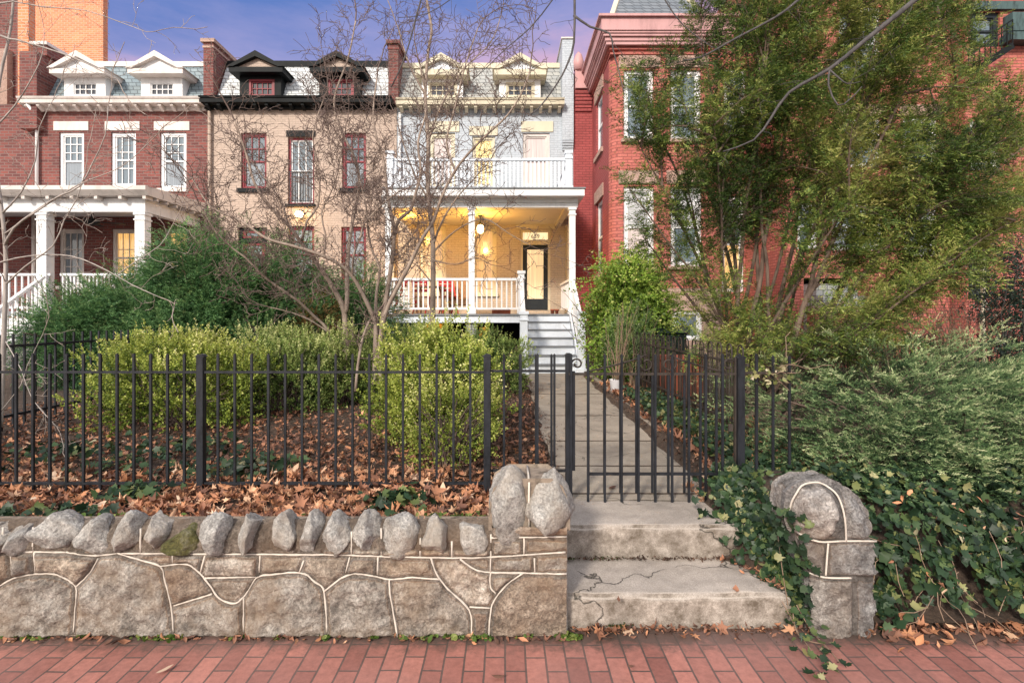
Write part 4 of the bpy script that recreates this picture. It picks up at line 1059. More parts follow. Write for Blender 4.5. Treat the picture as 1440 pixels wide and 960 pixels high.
# ---- red brick bay house (right of centre)
D = thing('row_house', 'red brick row house with projecting rounded corner bay and mauve cornice', 'house', (4, 13, .5), 'row houses along the street')
dx0, dxs, dx1, DY = xf(806)+.002, 2.55, X(1012, 13), 13.0
rr = .30
holesF = []
def df(px): return X(px, DY)
def dz(py): return H(py, DY)
for (a, b, t, u) in [(877,919,98,196),(943,986,98,196),(877,920,262,374),(943,987,262,374)]: holesF.append((df(a), df(b), dz(u), dz(t)))
holesB = [(df(893), df(925), dz(478), dz(437)), (df(945), df(987), dz(478), dz(437))]
m = MB(); wall_holes(m, dxs+rr, dx1, dz(406), 8.95, DY, holesF)
# rounded corner and the bay side with slim windows
n_ = 10
arcp = [(dxs+rr-rr*math.sin(a), DY+rr-rr*math.cos(a)) for a in [math.pi/2*k/n_ for k in range(n_+1)]]
for p, q in zip(arcp[:-1], arcp[1:]): m.face([(q[0], q[1], dz(406)), (p[0], p[1], dz(406)), (p[0], p[1], 8.95), (q[0], q[1], 8.95)], True)
m.face([(dx1, DY, 0), (dx1, FZ, 0), (dx1, FZ, 8.95), (dx1, DY, 8.95)])
m.build('bay_wall', M['brick_red'], D)
def sidewall(mb, x, y0, y1, z0, z1, holes):
    ys_ = sorted({y0, y1} | {h[0] for h in holes} | {h[1] for h in holes}); zs = sorted({z0, z1} | {h[2] for h in holes} | {h[3] for h in holes})
    for a, b in zip(ys_[:-1], ys_[1:]):
        for c, d in zip(zs[:-1], zs[1:]):
            if any(h[0] < (a+b)/2 < h[1] and h[2] < (c+d)/2 < h[3] for h in holes): continue
            mb.face([(x, b, c), (x, a, c), (x, a, d), (x, b, d)])
    for a, b, c, d in holes:
        e = x+.12
        mb.face([(x,a,c),(e,a,c),(e,a,d),(x,a,d)]); mb.face([(x,b,c),(x,b,d),(e,b,d),(e,b,c)]); mb.face([(x,a,d),(e,a,d),(e,b,d),(x,b,d)]); mb.face([(x,a,c),(x,b,c),(e,b,c),(e,a,c)])
sh = [(14.15, 15.15, 6.2, 7.75), (14.15, 15.15, 2.9, 4.9)]
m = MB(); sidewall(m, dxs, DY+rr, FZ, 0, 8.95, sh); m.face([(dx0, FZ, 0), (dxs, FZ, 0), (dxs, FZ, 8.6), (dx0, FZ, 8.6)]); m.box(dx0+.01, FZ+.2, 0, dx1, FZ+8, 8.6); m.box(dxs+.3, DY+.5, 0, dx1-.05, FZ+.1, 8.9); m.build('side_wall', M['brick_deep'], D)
for a, b, c, d in sh:
    m = MB(); x = dxs+.06; m.box(x, a, c, x+.06, a+.09, d); m.box(x, b-.09, c, x+.06, b, d); m.box(x, a+.09, d-.09, x+.06, b-.09, d); m.box(x, a+.09, c, x+.06, b-.09, c+.07); m.box(x, a+.09, (c+d)/2-.03, x+.06, b-.09, (c+d)/2+.03)
    w_ = m.build('window', M['white'], D); MB().box(x+.03, a+.08, c+.06, x+.045, b-.08, d-.08).build('pane', M['pane_sky'], w_)
    MB().box(dxs-.03, a-.15, d+.003, dxs+.05, b+.15, d+.34).build('lintel', M['stone_pink'], D); MB().box(dxs-.06, a-.1, c-.12, dxs+.08, b+.1, c-.003).build('sill', M['stone_pink'], D)
for k, h in enumerate(holesF): window(D, h, DY, 'white', 'pane_sky' if k < 2 else 'pane_blind', 1, 1, .09, pm2='pane_sky' if k != 2 else 'pane_pink', deep=.1)
for (a, b, t, u) in [(870,928,79,96),(937,996,79,96),(870,926,240,259),(937,996,240,259)]: MB().box(df(a), DY-.04, dz(u)+.002, df(b), DY+.06, dz(t)).build('lintel', M['stone_pink'], D, bevel=.01)
for (a, b, t, u) in [(873,923,196,201),(939,990,196,201),(873,923,374,379),(939,990,374,379)]: MB().box(df(a), DY-.09, dz(u), df(b), DY+.1, dz(t)-.003).build('sill', M['stone_pink'], D, bevel=.01)
m = MB(); wall_holes(m, dxs+rr-.01, dx1+.02, 0, dz(405), DY-.03, holesB, .16); pr = [(x-.02 if x < dxs+.2 else x, y-.03) for x, y in arcp]
for p, q in zip(pr[:-1], pr[1:]): m.face([(q[0], q[1], 0), (p[0], p[1], 0), (p[0], p[1], dz(405)), (q[0], q[1], dz(405))], True)
m.face([(dxs+rr-.01, DY-.03, dz(405)), (dx1, DY-.03, dz(405)), (dx1, DY+.2, dz(405)), (dxs+rr, DY+.2, dz(405))]); m.build('stone_base', M['sand_block'], D)
for h in holesB: window(D, h, DY-.03, 'white', 'pane_sky', 1, 1, .08, split=False, deep=.08)
# corbel courses and metal cornice around the bay
m = MB()
for k, (t, u, o_) in enumerate([(58, 63, .10), (63.5, 67, .075), (67.5, 71, .05), (75, 77.5, .03)]): m.prismx([(DY-o_, dz(u)), (DY-o_, dz(t)), (FZ, dz(t)), (FZ, dz(u))], dxs-o_+.004*k, dx1+o_-.004*k)
m.build('brick_corbel', M['brick_red'], D)
m = MB()
zz = 8.28
for k, (h_, o_) in enumerate([(.08, .14), (.09, .17), (.06, .22), (.05, .25), (.30, .28), (.06, .35)]):
    m.box(dxs-o_, DY-o_, zz, dx1+o_, FZ+.3, zz+h_-.004); zz += h_
m.build('cornice', M['maroon'], D)
apx = (df(880)+df(960))/2+.2
m = MB(); rz0 = zz+.0; rb = DY-.1
tp = (df(925), DY+2.6, rz0+3.4)
q = [(df(858), rb, rz0), (df(998), rb, rz0), (df(998), rb+4.5, rz0), (df(858), rb+4.5, rz0)]
for a, b in zip(q, q[1:]+q[:1]): m.face([a, b, tp])
m.build('roof', M['slate_dark'], D)
m = MB()
for a in q[:2]: m.bar(a, tp, .12, .07)
m.build('roof_ridge', M['cream'], D)
m = MB(); m.box(xf(808), FZ-.16, 8.55, xf(826), FZ+1.2, 8.95); m.box(xf(808), FZ-.2, 8.4, xf(828), FZ+.6, 8.548); m.lathe(xf(813), FZ-.1, [(.14, 8.95), (.16, 9.2), (.10, 9.4), (.02, 9.5)], 12); m.box(xf(826), FZ-.14, 8.3, xf(838), FZ+.6, 8.8)
m.build('end_cornice', M['maroon'], D)
m = MB()
for q_ in range(6): m.box(xf(808)+.003*q_, FZ-.14+.018*q_, 8.38-.10*(q_+1), xf(832)-.003*q_, FZ+.02, 8.38-.10*q_-.02)
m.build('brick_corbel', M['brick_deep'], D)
# recessed entrance part of the same house
ex1 = X(1150, FZ)
ops = [(xf(1017), xf(1048), zf(410), zf(275)), (xf(1070), xf(1105), zf(400), zf(300)), (xf(1020), xf(1052), zf(190), zf(95)), (xf(1075), xf(1108), zf(190), zf(95))]
m = MB(); wall_holes(m, dx1, ex1, 0, 9.5, FZ+.1, ops); m.box(dx1, FZ+.4, 0, ex1, FZ+8, 9.5); m.build('recessed_wall', M['brick_red'], D)
for k, r in enumerate(ops): window(D, r, FZ+.1, 'white', 'pane_sky', 2, 2, .08, pm2='pane_lit' if k == 0 else 'pane_sky')
lintel(D, 1012, 1053, 255, 272, 'stone_pink', FZ+.1)

# ---- further red brick houses seen through the yew
E = thing('row_house', 'red brick bay house mostly hidden behind the big yew, with grey steps', 'house', (9, 13.6, .5), 'row houses along the street')
EY = 13.6; e0, e1 = X(1105, EY), X(1335, EY)
def hole(a, b, t, u, d): return (X(a, d), X(b, d), H(u, d), H(t, d))
eh = [hole(1170, 1240, 285, 352, EY), hole(1180, 1238, 165, 235, EY), hole(1180, 1238, 10, 110, EY), hole(1270, 1318, 165, 240, EY), hole(1272, 1318, 285, 360, EY), hole(1120, 1150, 285, 350, EY)]
m = MB(); wall_holes(m, e0, e1, 0, 12, EY, eh); m.box(e0, EY+.002, 0, e0+.3, EY+9, 12); m.box(e1-.3, EY+.002, 0, e1, EY+9, 12); m.box(e0+.302, EY+.3, 0, e1-.302, EY+9, 11.9); m.box(e1+.002, EY+2.4, 0, e1+1.6, EY+9, 12); m.build('wall', M['brick_red'], E)
for k, r in enumerate(eh): window(E, r, EY, 'white', 'pane_curtain' if k in (0, 4) else 'pane_sky', 2, 2, .09)
for a, b, t, u in ((1165,1246,268,284),(1174,1244,148,164),(1264,1324,148,164)): MB().box(X(a, EY), EY-.04, H(u, EY)+.002, X(b, EY), EY+.05, H(t, EY)).build('lintel', M['stone_pink'], E)
m = MB()
for k in range(7): m.box(X(1178, 12.2), 12.2+.28*k, 0, X(1240, 12.2), 12.2+.28*k+.28+.001*k, 1.9+.16*k)
m.build('front_steps', M['slate_grey'], E)
MB().box(X(1140, 11.8), 11.7, 0, X(1236, 11.8), 11.95, H(438, 11.8)).build('garden_wall', M['brick_red'], E)
MB().box(X(1138, 11.8), 11.66, H(438, 11.8)+.002, X(1238, 11.8), 11.99, H(430, 11.8)).build('wall_coping', M['stone_pink'], E)
m = MB()
for k in range(5): m.bar((X(1178, 12.1), 12.15, 2.0+.0*k), (X(1178, 12.1), 12.15, 2.0), .03)
for s in (0, 1.0): m.bar((X(1176, 12.1), 12.1, 2.75), (X(1100, 10.6), 10.6, 1.9), .03)
G = thing('row_house', 'red brick house at the right edge with green copper bay and black fire stair', 'house', (13, 13.2, .5), 'row houses along the street')
GYY = 13.3; g0, g1 = X(1358, GYY), X(1900, GYY)
gh = [hole(1364, 1406, 17, 66, GYY), hole(1362, 1392, 330, 420, GYY), hole(1420, 1470, 270, 290, GYY), hole(1364, 1406, 170, 240, GYY)]
m = MB(); wall_holes(m, g0, g1, 0, 12, GYY, gh); m.box(g0-.002, GYY+.002, 0, g0+.04, GYY+9, 12); m.box(g0+.042, GYY+.3, 0, g1, GYY+9, 11.9); m.build('wall', M['brick_red'], G)
window(G, gh[0], GYY, 'dark_door', 'pane_sky', 1, 1, .12); window(G, gh[1], GYY, 'dark_door', 'pane_dark', 1, 1, .1, split=False, name='door'); window(G, gh[2], GYY, 'dark_door', 'pane_dark', 1, 1, .04, split=False); window(G, gh[3], GYY, 'white', 'pane_sky', 2, 2, .08)
MB().box(X(1358, GYY)-.02, GYY-.10, H(16, GYY), g1, GYY+.05, H(5, GYY)).build('lintel_band', M['copper'], G)
g1 = X(1520, GYY); m = MB(); m.box(X(1424, 13.04), 13.04, H(43, 13.04), g1, GYY-.002, H(17, 13.04)); m.box(X(1421, 13.0), 12.98, H(56, 13.0), g1, GYY-.003, H(45, 13.0)); m.build('copper_bay', M['copper'], G)
m = MB(); a = Vector((X(1362, 12.9), 12.9, H(70, 12.9))); b = Vector((X(1424, 12.9), 12.9, H(28, 12.9)))
m.bar(a, b, .035); m.bar(a-Vector((0,0,.14)), b-Vector((0,0,.14)), .025)
c = a-Vector((0,0,.62)); d = b-Vector((0,0,.62)); m.bar(c, d, .05, .14)
for k in range(9):
    t = k/8; m.bar(a.lerp(b, t), c.lerp(d, t), .02)
m.build('fire_stair', M['black_trim'], G)
MB().box(X(1382, 13.0), 13.0, .5, X(1386, 13.0), 13.06, H(330, 13.0)).build('porch_post', M['cream'], G)
# ---- far buildings at the upper left
T = thing('apartment_tower', 'tall sunlight-painted orange brick building rising behind the houses at far left', 'building', (-22, 26, 0))
t1 = X(145, 25); t0 = X(-60, 25)
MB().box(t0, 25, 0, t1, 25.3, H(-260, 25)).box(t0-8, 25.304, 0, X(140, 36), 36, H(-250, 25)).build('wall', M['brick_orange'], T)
MB().box(X(146, 27), 27, 0, X(175, 27), 33, H(92, 27)).build('rear_wall', M['slate_dark'], T)
m = MB(); m.prismx([(27, H(92, 27)), (30, H(72, 27)), (33, H(92, 27))], X(146, 27), X(172, 27)); m.build('rear_roof', M['slate_dark'], T)
Ww = thing('brick_building', 'orange and dark brick building edge standing between the porch house and the left frame', 'building', (-15, 17.5, 0))
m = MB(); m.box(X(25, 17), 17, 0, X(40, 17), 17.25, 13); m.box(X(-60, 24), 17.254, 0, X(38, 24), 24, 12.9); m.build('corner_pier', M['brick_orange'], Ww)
MB().box(X(-200, 17.4), 17.1, 0, X(25, 17)-.004, 17.25, 12.8).build('wall', M['brick_dark'], Ww)
MB().box(X(-200, 17.1), 16.9, 0, X(14, 17.0), 17.096, 10.2).build('stone_front', M['stone_pink'], Ww)

# ---- bins, pots and other small things
def bin_(x, y, label):
    t = thing('wheelie_bin', label, 'bin', (x, y, .5), 'wheelie bins in the red house yard')
    m = MB(); m.prismx([(y-.26, .58), (y+.26, .58), (y+.32, 1.42), (y-.32, 1.42)], x-.29, x+.29); m.build('body', M['bin_green'], t, bevel=.03)
    m = MB(); m.prismx([(y-.37, 1.424), (y+.36, 1.424), (y+.30, 1.53), (y-.2, 1.56), (y-.36, 1.47)], x-.34, x+.34); m.build('lid', M['bin_green'], t, bevel=.025)
    for s in (-.25, .25): MB().tube([(x+s-.03, y+.27, .58), (x+s+.03, y+.27, .58)], .10, 14).build('wheel', M['black_trim'], t)
    MB().tube([(x-.25, y+.38, 1.38), (x+.25, y+.38, 1.38)], .018, 8).build('handle', M['bin_green'], t)
bin_(X(935, 10), 10.0, 'dark green wheelie bin under the stone base, right one of two'); bin_(X(880, 10.4), 10.6, 'dark green wheelie bin partly behind the bright shrub, left one of two')
tp_ = thing('planter', 'square terracotta planter behind the hooped fence', 'planter', (X(957, 8), 8, .5))
cx_, cz_ = X(957, 8), .5
m = MB(); m.prismx([(7.78, .48), (8.22, .48), (8.28, 1.08), (7.72, 1.08)], cx_-.27, cx_+.27); m.build('pot', M['terracotta'], tp_, bevel=.01); MB().box(cx_-.30, 7.69, 1.082, cx_+.30, 8.31, 1.15).build('rim', M['terracotta'], tp_, bevel=.01)
gp = thing('flower_pot', 'white glazed pot with bare twigs beside the concrete path', 'flower pot', (X(866.5, 8.6), 8.6, .5))
gx_, gz_ = X(866.5, 8.6), H(552, 8.6)
MB().lathe(gx_, 8.6, [(.07, gz_), (.085, gz_+.01), (.108, gz_+.21), (.113, gz_+.215), (.10, gz_+.215), (.095, gz_+.17)], 20).build('pot', M['pot_white'], gp)
m = MB()
for k in range(16):
    a = random.uniform(0, 6.28); l_ = random.uniform(.5, 1.35); sp_ = random.uniform(.05, .28)
    p = Vector((gx_+random.uniform(-.05,.05), 8.6+random.uniform(-.05,.05), gz_+.17)); pts = [p]
    for q_ in range(6): p = p+Vector((math.cos(a)*sp_*l_/6+random.gauss(0,.02), math.sin(a)*sp_*l_/6, l_/6)); pts.append(p)
    m.tube(pts, [.008*(1-.7*i/6) for i in range(7)], 4)
m.build('twigs', M['brush'], gp)
# ------------------------------------------------------------------ vegetation
def unit(a): return a/np.maximum(np.linalg.norm(a, axis=-1, keepdims=True), 1e-9)
def sprays(P, D, Ln, n, ll, lw, ang=50, flat=True, droop=.15, rb=None, rj=.22, tip=.25, taper=.45):
    """leafy twigs: n narrow leaves along each axis D from P; returns quad vertices and a colour value"""
    P = np.asarray(P, float); D = unit(np.asarray(D, float)); m = len(P); Ln = np.broadcast_to(np.asarray(Ln, float), (m,))
    ref = np.where(np.abs(D[:, 2:3]) > .93, np.array([[1., 0, 0]]), np.array([[0, 0, 1.]]))
    S = unit(np.cross(D, ref)); Nn = np.cross(S, D)
    roll = rng.uniform(-.6, .6, (m, 1)) if flat else rng.uniform(0, 6.28, (m, 1))
    S, Nn = S*np.cos(roll)+Nn*np.sin(roll), -S*np.sin(roll)+Nn*np.cos(roll)
    t = (np.arange(n)+.5)/n; t = np.clip(t[None]+rng.uniform(-.4, .4, (m, n))/n, 0.02, 1)
    k = np.arange(n)
    phi = np.where(k % 2 == 0, 0, math.pi)[None]+rng.normal(0, .35, (m, n)) if flat else (k*2.4)[None]+rng.uniform(0, 6.28, (m, 1))+rng.normal(0, .3, (m, n))
    C = P[:, None]+D[:, None]*(Ln[:, None]*t)[..., None]
    C[..., 2] -= droop*Ln[:, None]*t*t
    lat = S[:, None]*np.cos(phi)[..., None]+Nn[:, None]*np.sin(phi)[..., None]
    a = np.radians(ang)*(1.1-.5*t)
    ld = unit(D[:, None]*np.cos(a)[..., None]+lat*np.sin(a)[..., None]+rng.normal(0, .12, (m, n, 3)))
    lg = ll*(1-taper*t)*rng.uniform(.65, 1.25, (m, n)); ww = lw*rng.uniform(.7, 1.25, (m, n))
    nr = unit(Nn[:, None]+rng.normal(0, .5, (m, n, 3))); wv = unit(np.cross(ld, nr))
    A = C; B = C+ld*(lg*.45)[..., None]+wv*(ww/2)[..., None]; E = C+ld*lg[..., None]; G = C+ld*(lg*.45)[..., None]-wv*(ww/2)[..., None]
    V = np.stack([A, B, E, G], 2).reshape(-1, 3)
    rb = rng.uniform(.2, .7, m) if rb is None else np.asarray(rb)
    r = np.clip(rb[:, None]+rng.normal(0, rj*.6, (m, n))+tip*(t-.5), 0, 1)
    return V, np.repeat(r.ravel(), 4)
def quads(V): return np.arange(len(V)).reshape(-1, 4)
def foliage(name, parts, mat, parent=None, loc=None):
    V = np.concatenate([p[0] for p in parts]); r = np.concatenate([p[1] for p in parts])
    return poly(name, V, quads(V), M[mat], parent, attr=r, loc=loc)
def lump(d, seed, amp=.22, f=2.0):
    return np.array([1+amp*mn.noise(Vector(v)*f+Vector((seed, seed*2.3, 0)))+amp*.6*mn.noise(Vector(v)*f*2.7+Vector((0, seed, seed))) for v in d])
def shell(cx, cy, cz, rx, ry, rz, n, seed, depth=.35, amp=.25, f=2.0, zmin=-.3, power=2.6):
    """points and outward directions spread through the outer layer of a lumpy mound"""
    d = unit(rng.normal(0, 1, (int(n*1.9), 3))); d = d[d[:, 2] > zmin][:n]
    k = lump(d, seed, amp, f); s = 1/np.maximum((np.abs(d)**power).sum(1), 1e-6)**(1/power)
    rad = k*s*(1-depth*rng.random(len(d))**1.7)
    p = d*rad[:, None]*np.array([rx, ry, rz])+np.array([cx, cy, cz])
    dep = rad/(k*s)
    return p, unit(d*np.array([1/rx, 1/ry, 1/rz])), dep
def curve(p0, d0, ln, seg, wander, up=0., seed=None):
    pts = [Vector(p0)]; d = Vector(d0).normalized()
    for i in range(seg):
        d = (d+Vector((random.gauss(0, wander), random.gauss(0, wander), random.gauss(0, wander)+up))).normalized(); pts.append(pts[-1]+d*ln/seg)
    return pts
def cat(pts, step):
    """resample a traced polyline smoothly"""
    out = []
    P = [Vector(p) for p in pts]
    for i in range(len(P)-1):
        p0 = P[max(i-1, 0)]; p1 = P[i]; p2 = P[i+1]; p3 = P[min(i+2, len(P)-1)]; k = max(2, int((p2-p1).length/step))
        for q in range(k):
            t = q/k; out.append(.5*((2*p1)+(-p0+p2)*t+(2*p0-5*p1+4*p2-p3)*t*t+(-p0+3*p1-3*p2+p3)*t**3))
    out.append(P[-1]); return out
def twigs(mb, pts, r0, level, dens, ln, up=.02, start=.15, wander=.22, flat=1., maxn=99, rmin=.0022):
    """side shoots along pts, recursively finer"""
    L_ = sum((b-a).length for a, b in zip(pts[:-1], pts[1:])); n = min(maxn, max(1, int(L_*dens)))
    for k in range(n):
        t = start+(1-start)*(k+random.random())/n; i = min(int(t*(len(pts)-1)), len(pts)-2); u = t*(len(pts)-1)-i
        p = pts[i].lerp(pts[i+1], u); d = (pts[i+1]-pts[i]).normalized()
        o = d.orthogonal().normalized(); o.rotate(__import__('mathutils').Quaternion(d, random.uniform(0, 6.28))); o.y *= flat
        dd = (d*random.uniform(.25, .9)+o.normalized()*random.uniform(.5, 1)+Vector((0, 0, up*6))).normalized()
        l_ = ln*random.uniform(.5, 1.25)*(1.1-.5*t); r = max(rmin, r0*(1-.65*t)*random.uniform(.35, .55))
        q = curve(p, dd, l_, 5 if level > 1 else 4, wander, up)
        mb.tube(q, [max(rmin*.7, r*(1-.7*j/(len(q)-1))) for j in range(len(q))], 4 if level > 1 else 3, cap=False)
        if level > 1: twigs(mb, q, r, level-1, dens*1.45, ln*.52, up, .2, wander, flat, maxn, rmin)
def limb(tb, pts, r0, r1, n=8, bump_=.06):
    q = cat(pts, .12); m_ = len(q)-1
    tb.tube(q, [(r0+(r1-r0)*(i/m_)**.8)*(1+bump_*mn.noise(q[i]*5)) for i in range(m_+1)], n); return q

# ---- bare crape myrtles
def myrtle(label, group, base, limbs, dens, ln, bk='bark_tan', tw='twig', up=.02, level=3, rmin=.0026):
    t = thing('bare_tree', label, 'tree', base, group); tb = MB(); wb_ = MB()
    for pts, r0, r1 in limbs:
        q = limb(tb, [PT(*p) for p in pts], r0*.74, r1*.85)
        twigs(wb_, q, r1*1.5, level, dens, ln, up, .30, .27, .8, rmin=rmin)
        # the limb runs out into a leader
        d = (q[-1]-q[-3]).normalized(); l2 = curve(q[-1], d, ln*1.3, 6, .18, up); wb_.tube(l2, [max(.003, r1*(1-.8*i/6)) for i in range(7)], 5, cap=False); twigs(wb_, l2, r1*.8, level-1, dens*1.3, ln*.6, up, .1, .24, .8, rmin=rmin)
    tb.build('trunk', M[bk], t); wb_.build('branches', M[tw], t); return t
G1 = 'bare multi-stemmed trees in the front garden'
myrtle('bare multi-stemmed tree with a grey trunk forking low in front of the tan house', G1, PT(487, 500, 7.6)[:2]+(.45,),
  [([(489,535,7.6),(487,478,7.6),(485,450,7.6),(481,428,7.6),(458,388,7.5),(437,360,7.4),(424,342,7.3),(405,316,7.2),(380,292,7.1),(358,258,7.0),(346,215,7.0),(330,170,6.9)], .075, .012),
   ([(485,440,7.6),(488,425,7.62),(488,386,7.7),(490,351,7.8),(496,310,7.9),(505,263,8.0),(500,225,8.0),(478,180,8.0),(470,140,8.0),(490,80,8.0),(500,30,8.0)], .05, .012),
   ([(470,500,7.7),(464,467,7.6),(442,445,7.5),(420,424,7.3),(379,395,7.1),(365,383,7.0),(345,362,6.9),(327,349,6.9),(303,325,6.8),(280,287,6.7)], .034, .008),
   ([(470,473,7.6),(440,452,7.5),(412,440,7.4),(380,432,7.3)], .02, .006),
   ([(405,316,7.2),(396,285,7.3),(372,250,7.4),(352,225,7.5)], .022, .007),
   ([(424,342,7.3),(432,310,7.2),(447,290,7.2),(449,240,7.2),(440,190,7.2),(455,140,7.2)], .024, .008)], 7.6, .72, rmin=.0042)
myrtle('bare multi-stemmed tree with four curved stems between the tan house and the porch', G1, PT(529, 510, 7.2)[:2]+(.45,),
  [([(527,540,7.2),(528,488,7.2),(528,455,7.2),(519,432,7.1),(508,410,7.0),(496,389,6.9),(478,372,6.8),(455,360,6.7),(420,348,6.6),(376,336,6.5),(350,318,6.5),(332,307,6.5),(297,292,6.4),(270,250,6.4)], .055, .009),
   ([(532,540,7.25),(531,488,7.25),(540,438,7.3),(551,368,7.4),(554,327,7.4),(550,300,7.4),(545,275,7.5),(540,230,7.5),(525,170,7.6),(530,110,7.6)], .062, .012),
   ([(553,330,7.4),(562,308,7.3),(578,295,7.3),(586,266,7.2),(592,240,7.2),(588,200,7.2),(600,150,7.2),(590,90,7.1)], .035, .010),
   ([(535,540,7.2),(534,488,7.2),(542,441,7.1),(556,410,7.0),(572,380,6.9),(595,333,6.8),(610,310,6.8),(620,280,6.7),(640,240,6.7),(667,207,6.6),(695,180,6.6),(713,163,6.6),(733,133,6.5),(745,100,6.5)], .050, .010),
   ([(528,455,7.2),(529,415,7.3),(534,377,7.4),(525,357,7.4),(518,328,7.4),(515,290,7.4),(505,250,7.5)], .034, .010),
   ([(500,550,7.0),(503,515,7.0),(510,475,7.1),(519,452,7.15)], .026, .018),
   ([(496,389,6.9),(497,360,6.8),(508,330,6.8),(512,315,6.8),(540,285,6.7),(560,270,6.7)], .022, .007),
   ([(640,240,6.7),(628,200,6.8),(640,150,6.8),(655,90,6.8),(672,40,6.8)], .020, .008),
   ([(455,360,6.7),(458,330,6.7),(452,300,6.7),(470,260,6.6),(480,215,6.6)], .018, .007)], 7.6, .72, rmin=.0042)
myrtle('tall bare single-trunk tree rising straight in front of the lit porch', G1, PT(608, 480, 9.0)[:2]+(.5,),
  [([(607,510,9.0),(608,458,9.0),(609,400,9.0),(609,360,9.0),(608,329,9.0),(603,281,9.0),(601,240,9.0),(602,200,9.0),(598,133,9.0),(603,67,9.0),(607,43,9.0),(600,0,9.0),(596,-40,9.0)], .074, .02),
   ([(609,345,9.0),(616,325,8.9),(628,300,8.8),(645,275,8.7),(668,250,8.6),(690,225,8.5)], .026, .008),
   ([(609,355,9.0),(640,325,8.8),(680,308,8.6),(715,328,8.5),(745,345,8.4)], .022, .006),
   ([(603,281,9.0),(585,250,9.0),(570,210,9.1),(555,160,9.1)], .028, .008),
   ([(602,200,9.0),(620,150,9.0),(650,100,8.9),(690,60,8.9),(705,20,8.9)], .028, .008),
   ([(598,133,9.0),(575,90,9.0),(560,40,9.0),(545,0,9.0)], .028, .008),
   ([(609,400,9.0),(585,372,8.9),(560,360,8.8),(548,345,8.8)], .018, .006),
   ([(607,365,9.0),(640,372,8.8),(668,362,8.7),(690,372,8.7)], .018, .006)], 5.4, .80, rmin=.0048)
myrtle('pale bare tree at the left edge with long thin arching branches', G1, PT(5, 560, 5.2)[:2]+(.45,),
  [([(0,600,5.2),(4,510,5.2),(7,430,5.2),(8,360,5.2),(3,300,5.2),(-5,240,5.2),(-8,180,5.1),(0,110,5.1),(15,40,5.1),(20,-20,5.1)], .032, .012),
   ([(7,345,5.2),(20,320,5.1),(60,290,5.0),(85,275,4.9),(112,262,4.9),(130,230,4.9),(148,190,4.8),(152,150,4.8)], .017, .004),
   ([(8,400,5.2),(35,375,5.1),(75,345,5.0),(90,310,5.0),(108,280,4.9),(120,240,4.9)], .012, .004),
   ([(5,330,5.2),(30,312,5.1),(55,295,5.0),(110,260,4.9),(170,235,4.8),(210,200,4.7)], .012, .003),
   ([(-5,370,5.2),(40,360,5.1),(100,360,5.0),(150,380,4.9),(185,400,4.9),(225,418,4.8)], .010, .004),
   ([(165,386,4.9),(195,365,4.8),(225,345,4.8),(238,325,4.8)], .007, .003),
   ([(-60,10,5.0),(0,50,5.0),(22,56,5.0),(55,65,4.95),(100,80,4.9),(137,97,4.9),(165,112,4.8)], .020, .004),
   ([(-40,60,5.0),(0,5,5.0),(60,10,5.0),(120,15,4.9),(165,30,4.9),(205,45,4.8)], .012, .003),
   ([(-8,180,5.1),(20,150,5.1),(45,110,5.0),(60,75,5.0),(62,40,5.0)], .012, .003),
   ([(3,300,5.2),(30,270,5.1),(50,225,5.1),(55,180,5.0),(75,140,5.0)], .012, .003),
   ([(8,480,5.2),(30,520,5.1),(45,560,5.0),(80,600,4.9)], .007, .003),
   ([(0,580,5.1),(30,540,5.0),(38,515,5.0),(60,470,4.9)], .006, .003)], 4.6, .46, 'bark_grey', 'twig_pale', rmin=.0024)
# ---- street tree whose limbs hang into the top of the view
stt = thing('street_tree', 'bare street tree with dark limbs hanging into the top of the view', 'tree', (4.6, 1.0, 0))
tb = MB(); wb_ = MB(); fork = Vector((4.4, 1.2, 5.2))
limb(tb, [(4.6, 1.0, -.05), (4.58, 1.0, .3), (4.5, 1.05, 2), (4.45, 1.1, 3.6), fork], .30, .20, 14)
for pts, r0, r1 in [([(1330,-40,4.2),(1287,0,4.2),(1213,60,4.2),(1167,97,4.2),(1110,130,4.2),(1085,165,4.2),(1060,197,4.15),(1017,213,4.1)], .030, .005),
   ([(1190,-60,4.6),(1123,0,4.5),(1090,25,4.5),(1037,53,4.5),(987,80,4.4),(960,85,4.4)], .020, .005),
   ([(610,-40,4.4),(592,0,4.4),(580,45,4.4),(567,87,4.3),(550,123,4.3)], .016, .005),
   ([(806,-50,4.0),(808,0,4.0),(807,60,4.0),(800,85,4.0),(790,107,4.0),(775,130,4.0),(757,153,4.0),(743,163,3.95)], .016, .004),
   ([(807,22,4.0),(830,38,3.95),(857,47,3.9),(862,70,3.9),(870,100,3.9),(878,133,3.85)], .010, .003),
   ([(800,-40,4.8),(777,0,4.8),(745,40,4.8),(713,67,4.8),(690,90,4.8),(668,110,4.8)], .013, .003),
   ([(920,-40,4.3),(935,0,4.3),(960,35,4.3),(985,55,4.3),(1003,68,4.25)], .012, .003),
   ([(1165,97,4.2),(1180,110,4.15),(1192,118,4.1),(1210,115,4.1)], .008, .003),
   ([(1167,97,4.2),(1165,120,4.15),(1178,148,4.1),(1195,140,4.1),(1212,122,4.1)], .009, .003),
   ([(690,-40,4.9),(640,-5,4.9),(600,20,4.9),(560,25,4.9)], .012, .003)]:
    P3 = [Vector(PT(*p)) for p in pts]
    if P3[0].z > 4.05: 
        e = P3[0]; P3 = [fork, fork.lerp(e, .35)+Vector((0,0,.9)), fork.lerp(e, .75)+Vector((0,0,.55))]+P3; r0_ = r0*2.2
    else: r0_ = r0
    q = limb(tb, P3, r0_, r1, 7); k = int(len(q)*.45)
    twigs(wb_, q[k:], r1*1.6, 2, 4.2, .34, .0, .1, .25, rmin=.002)
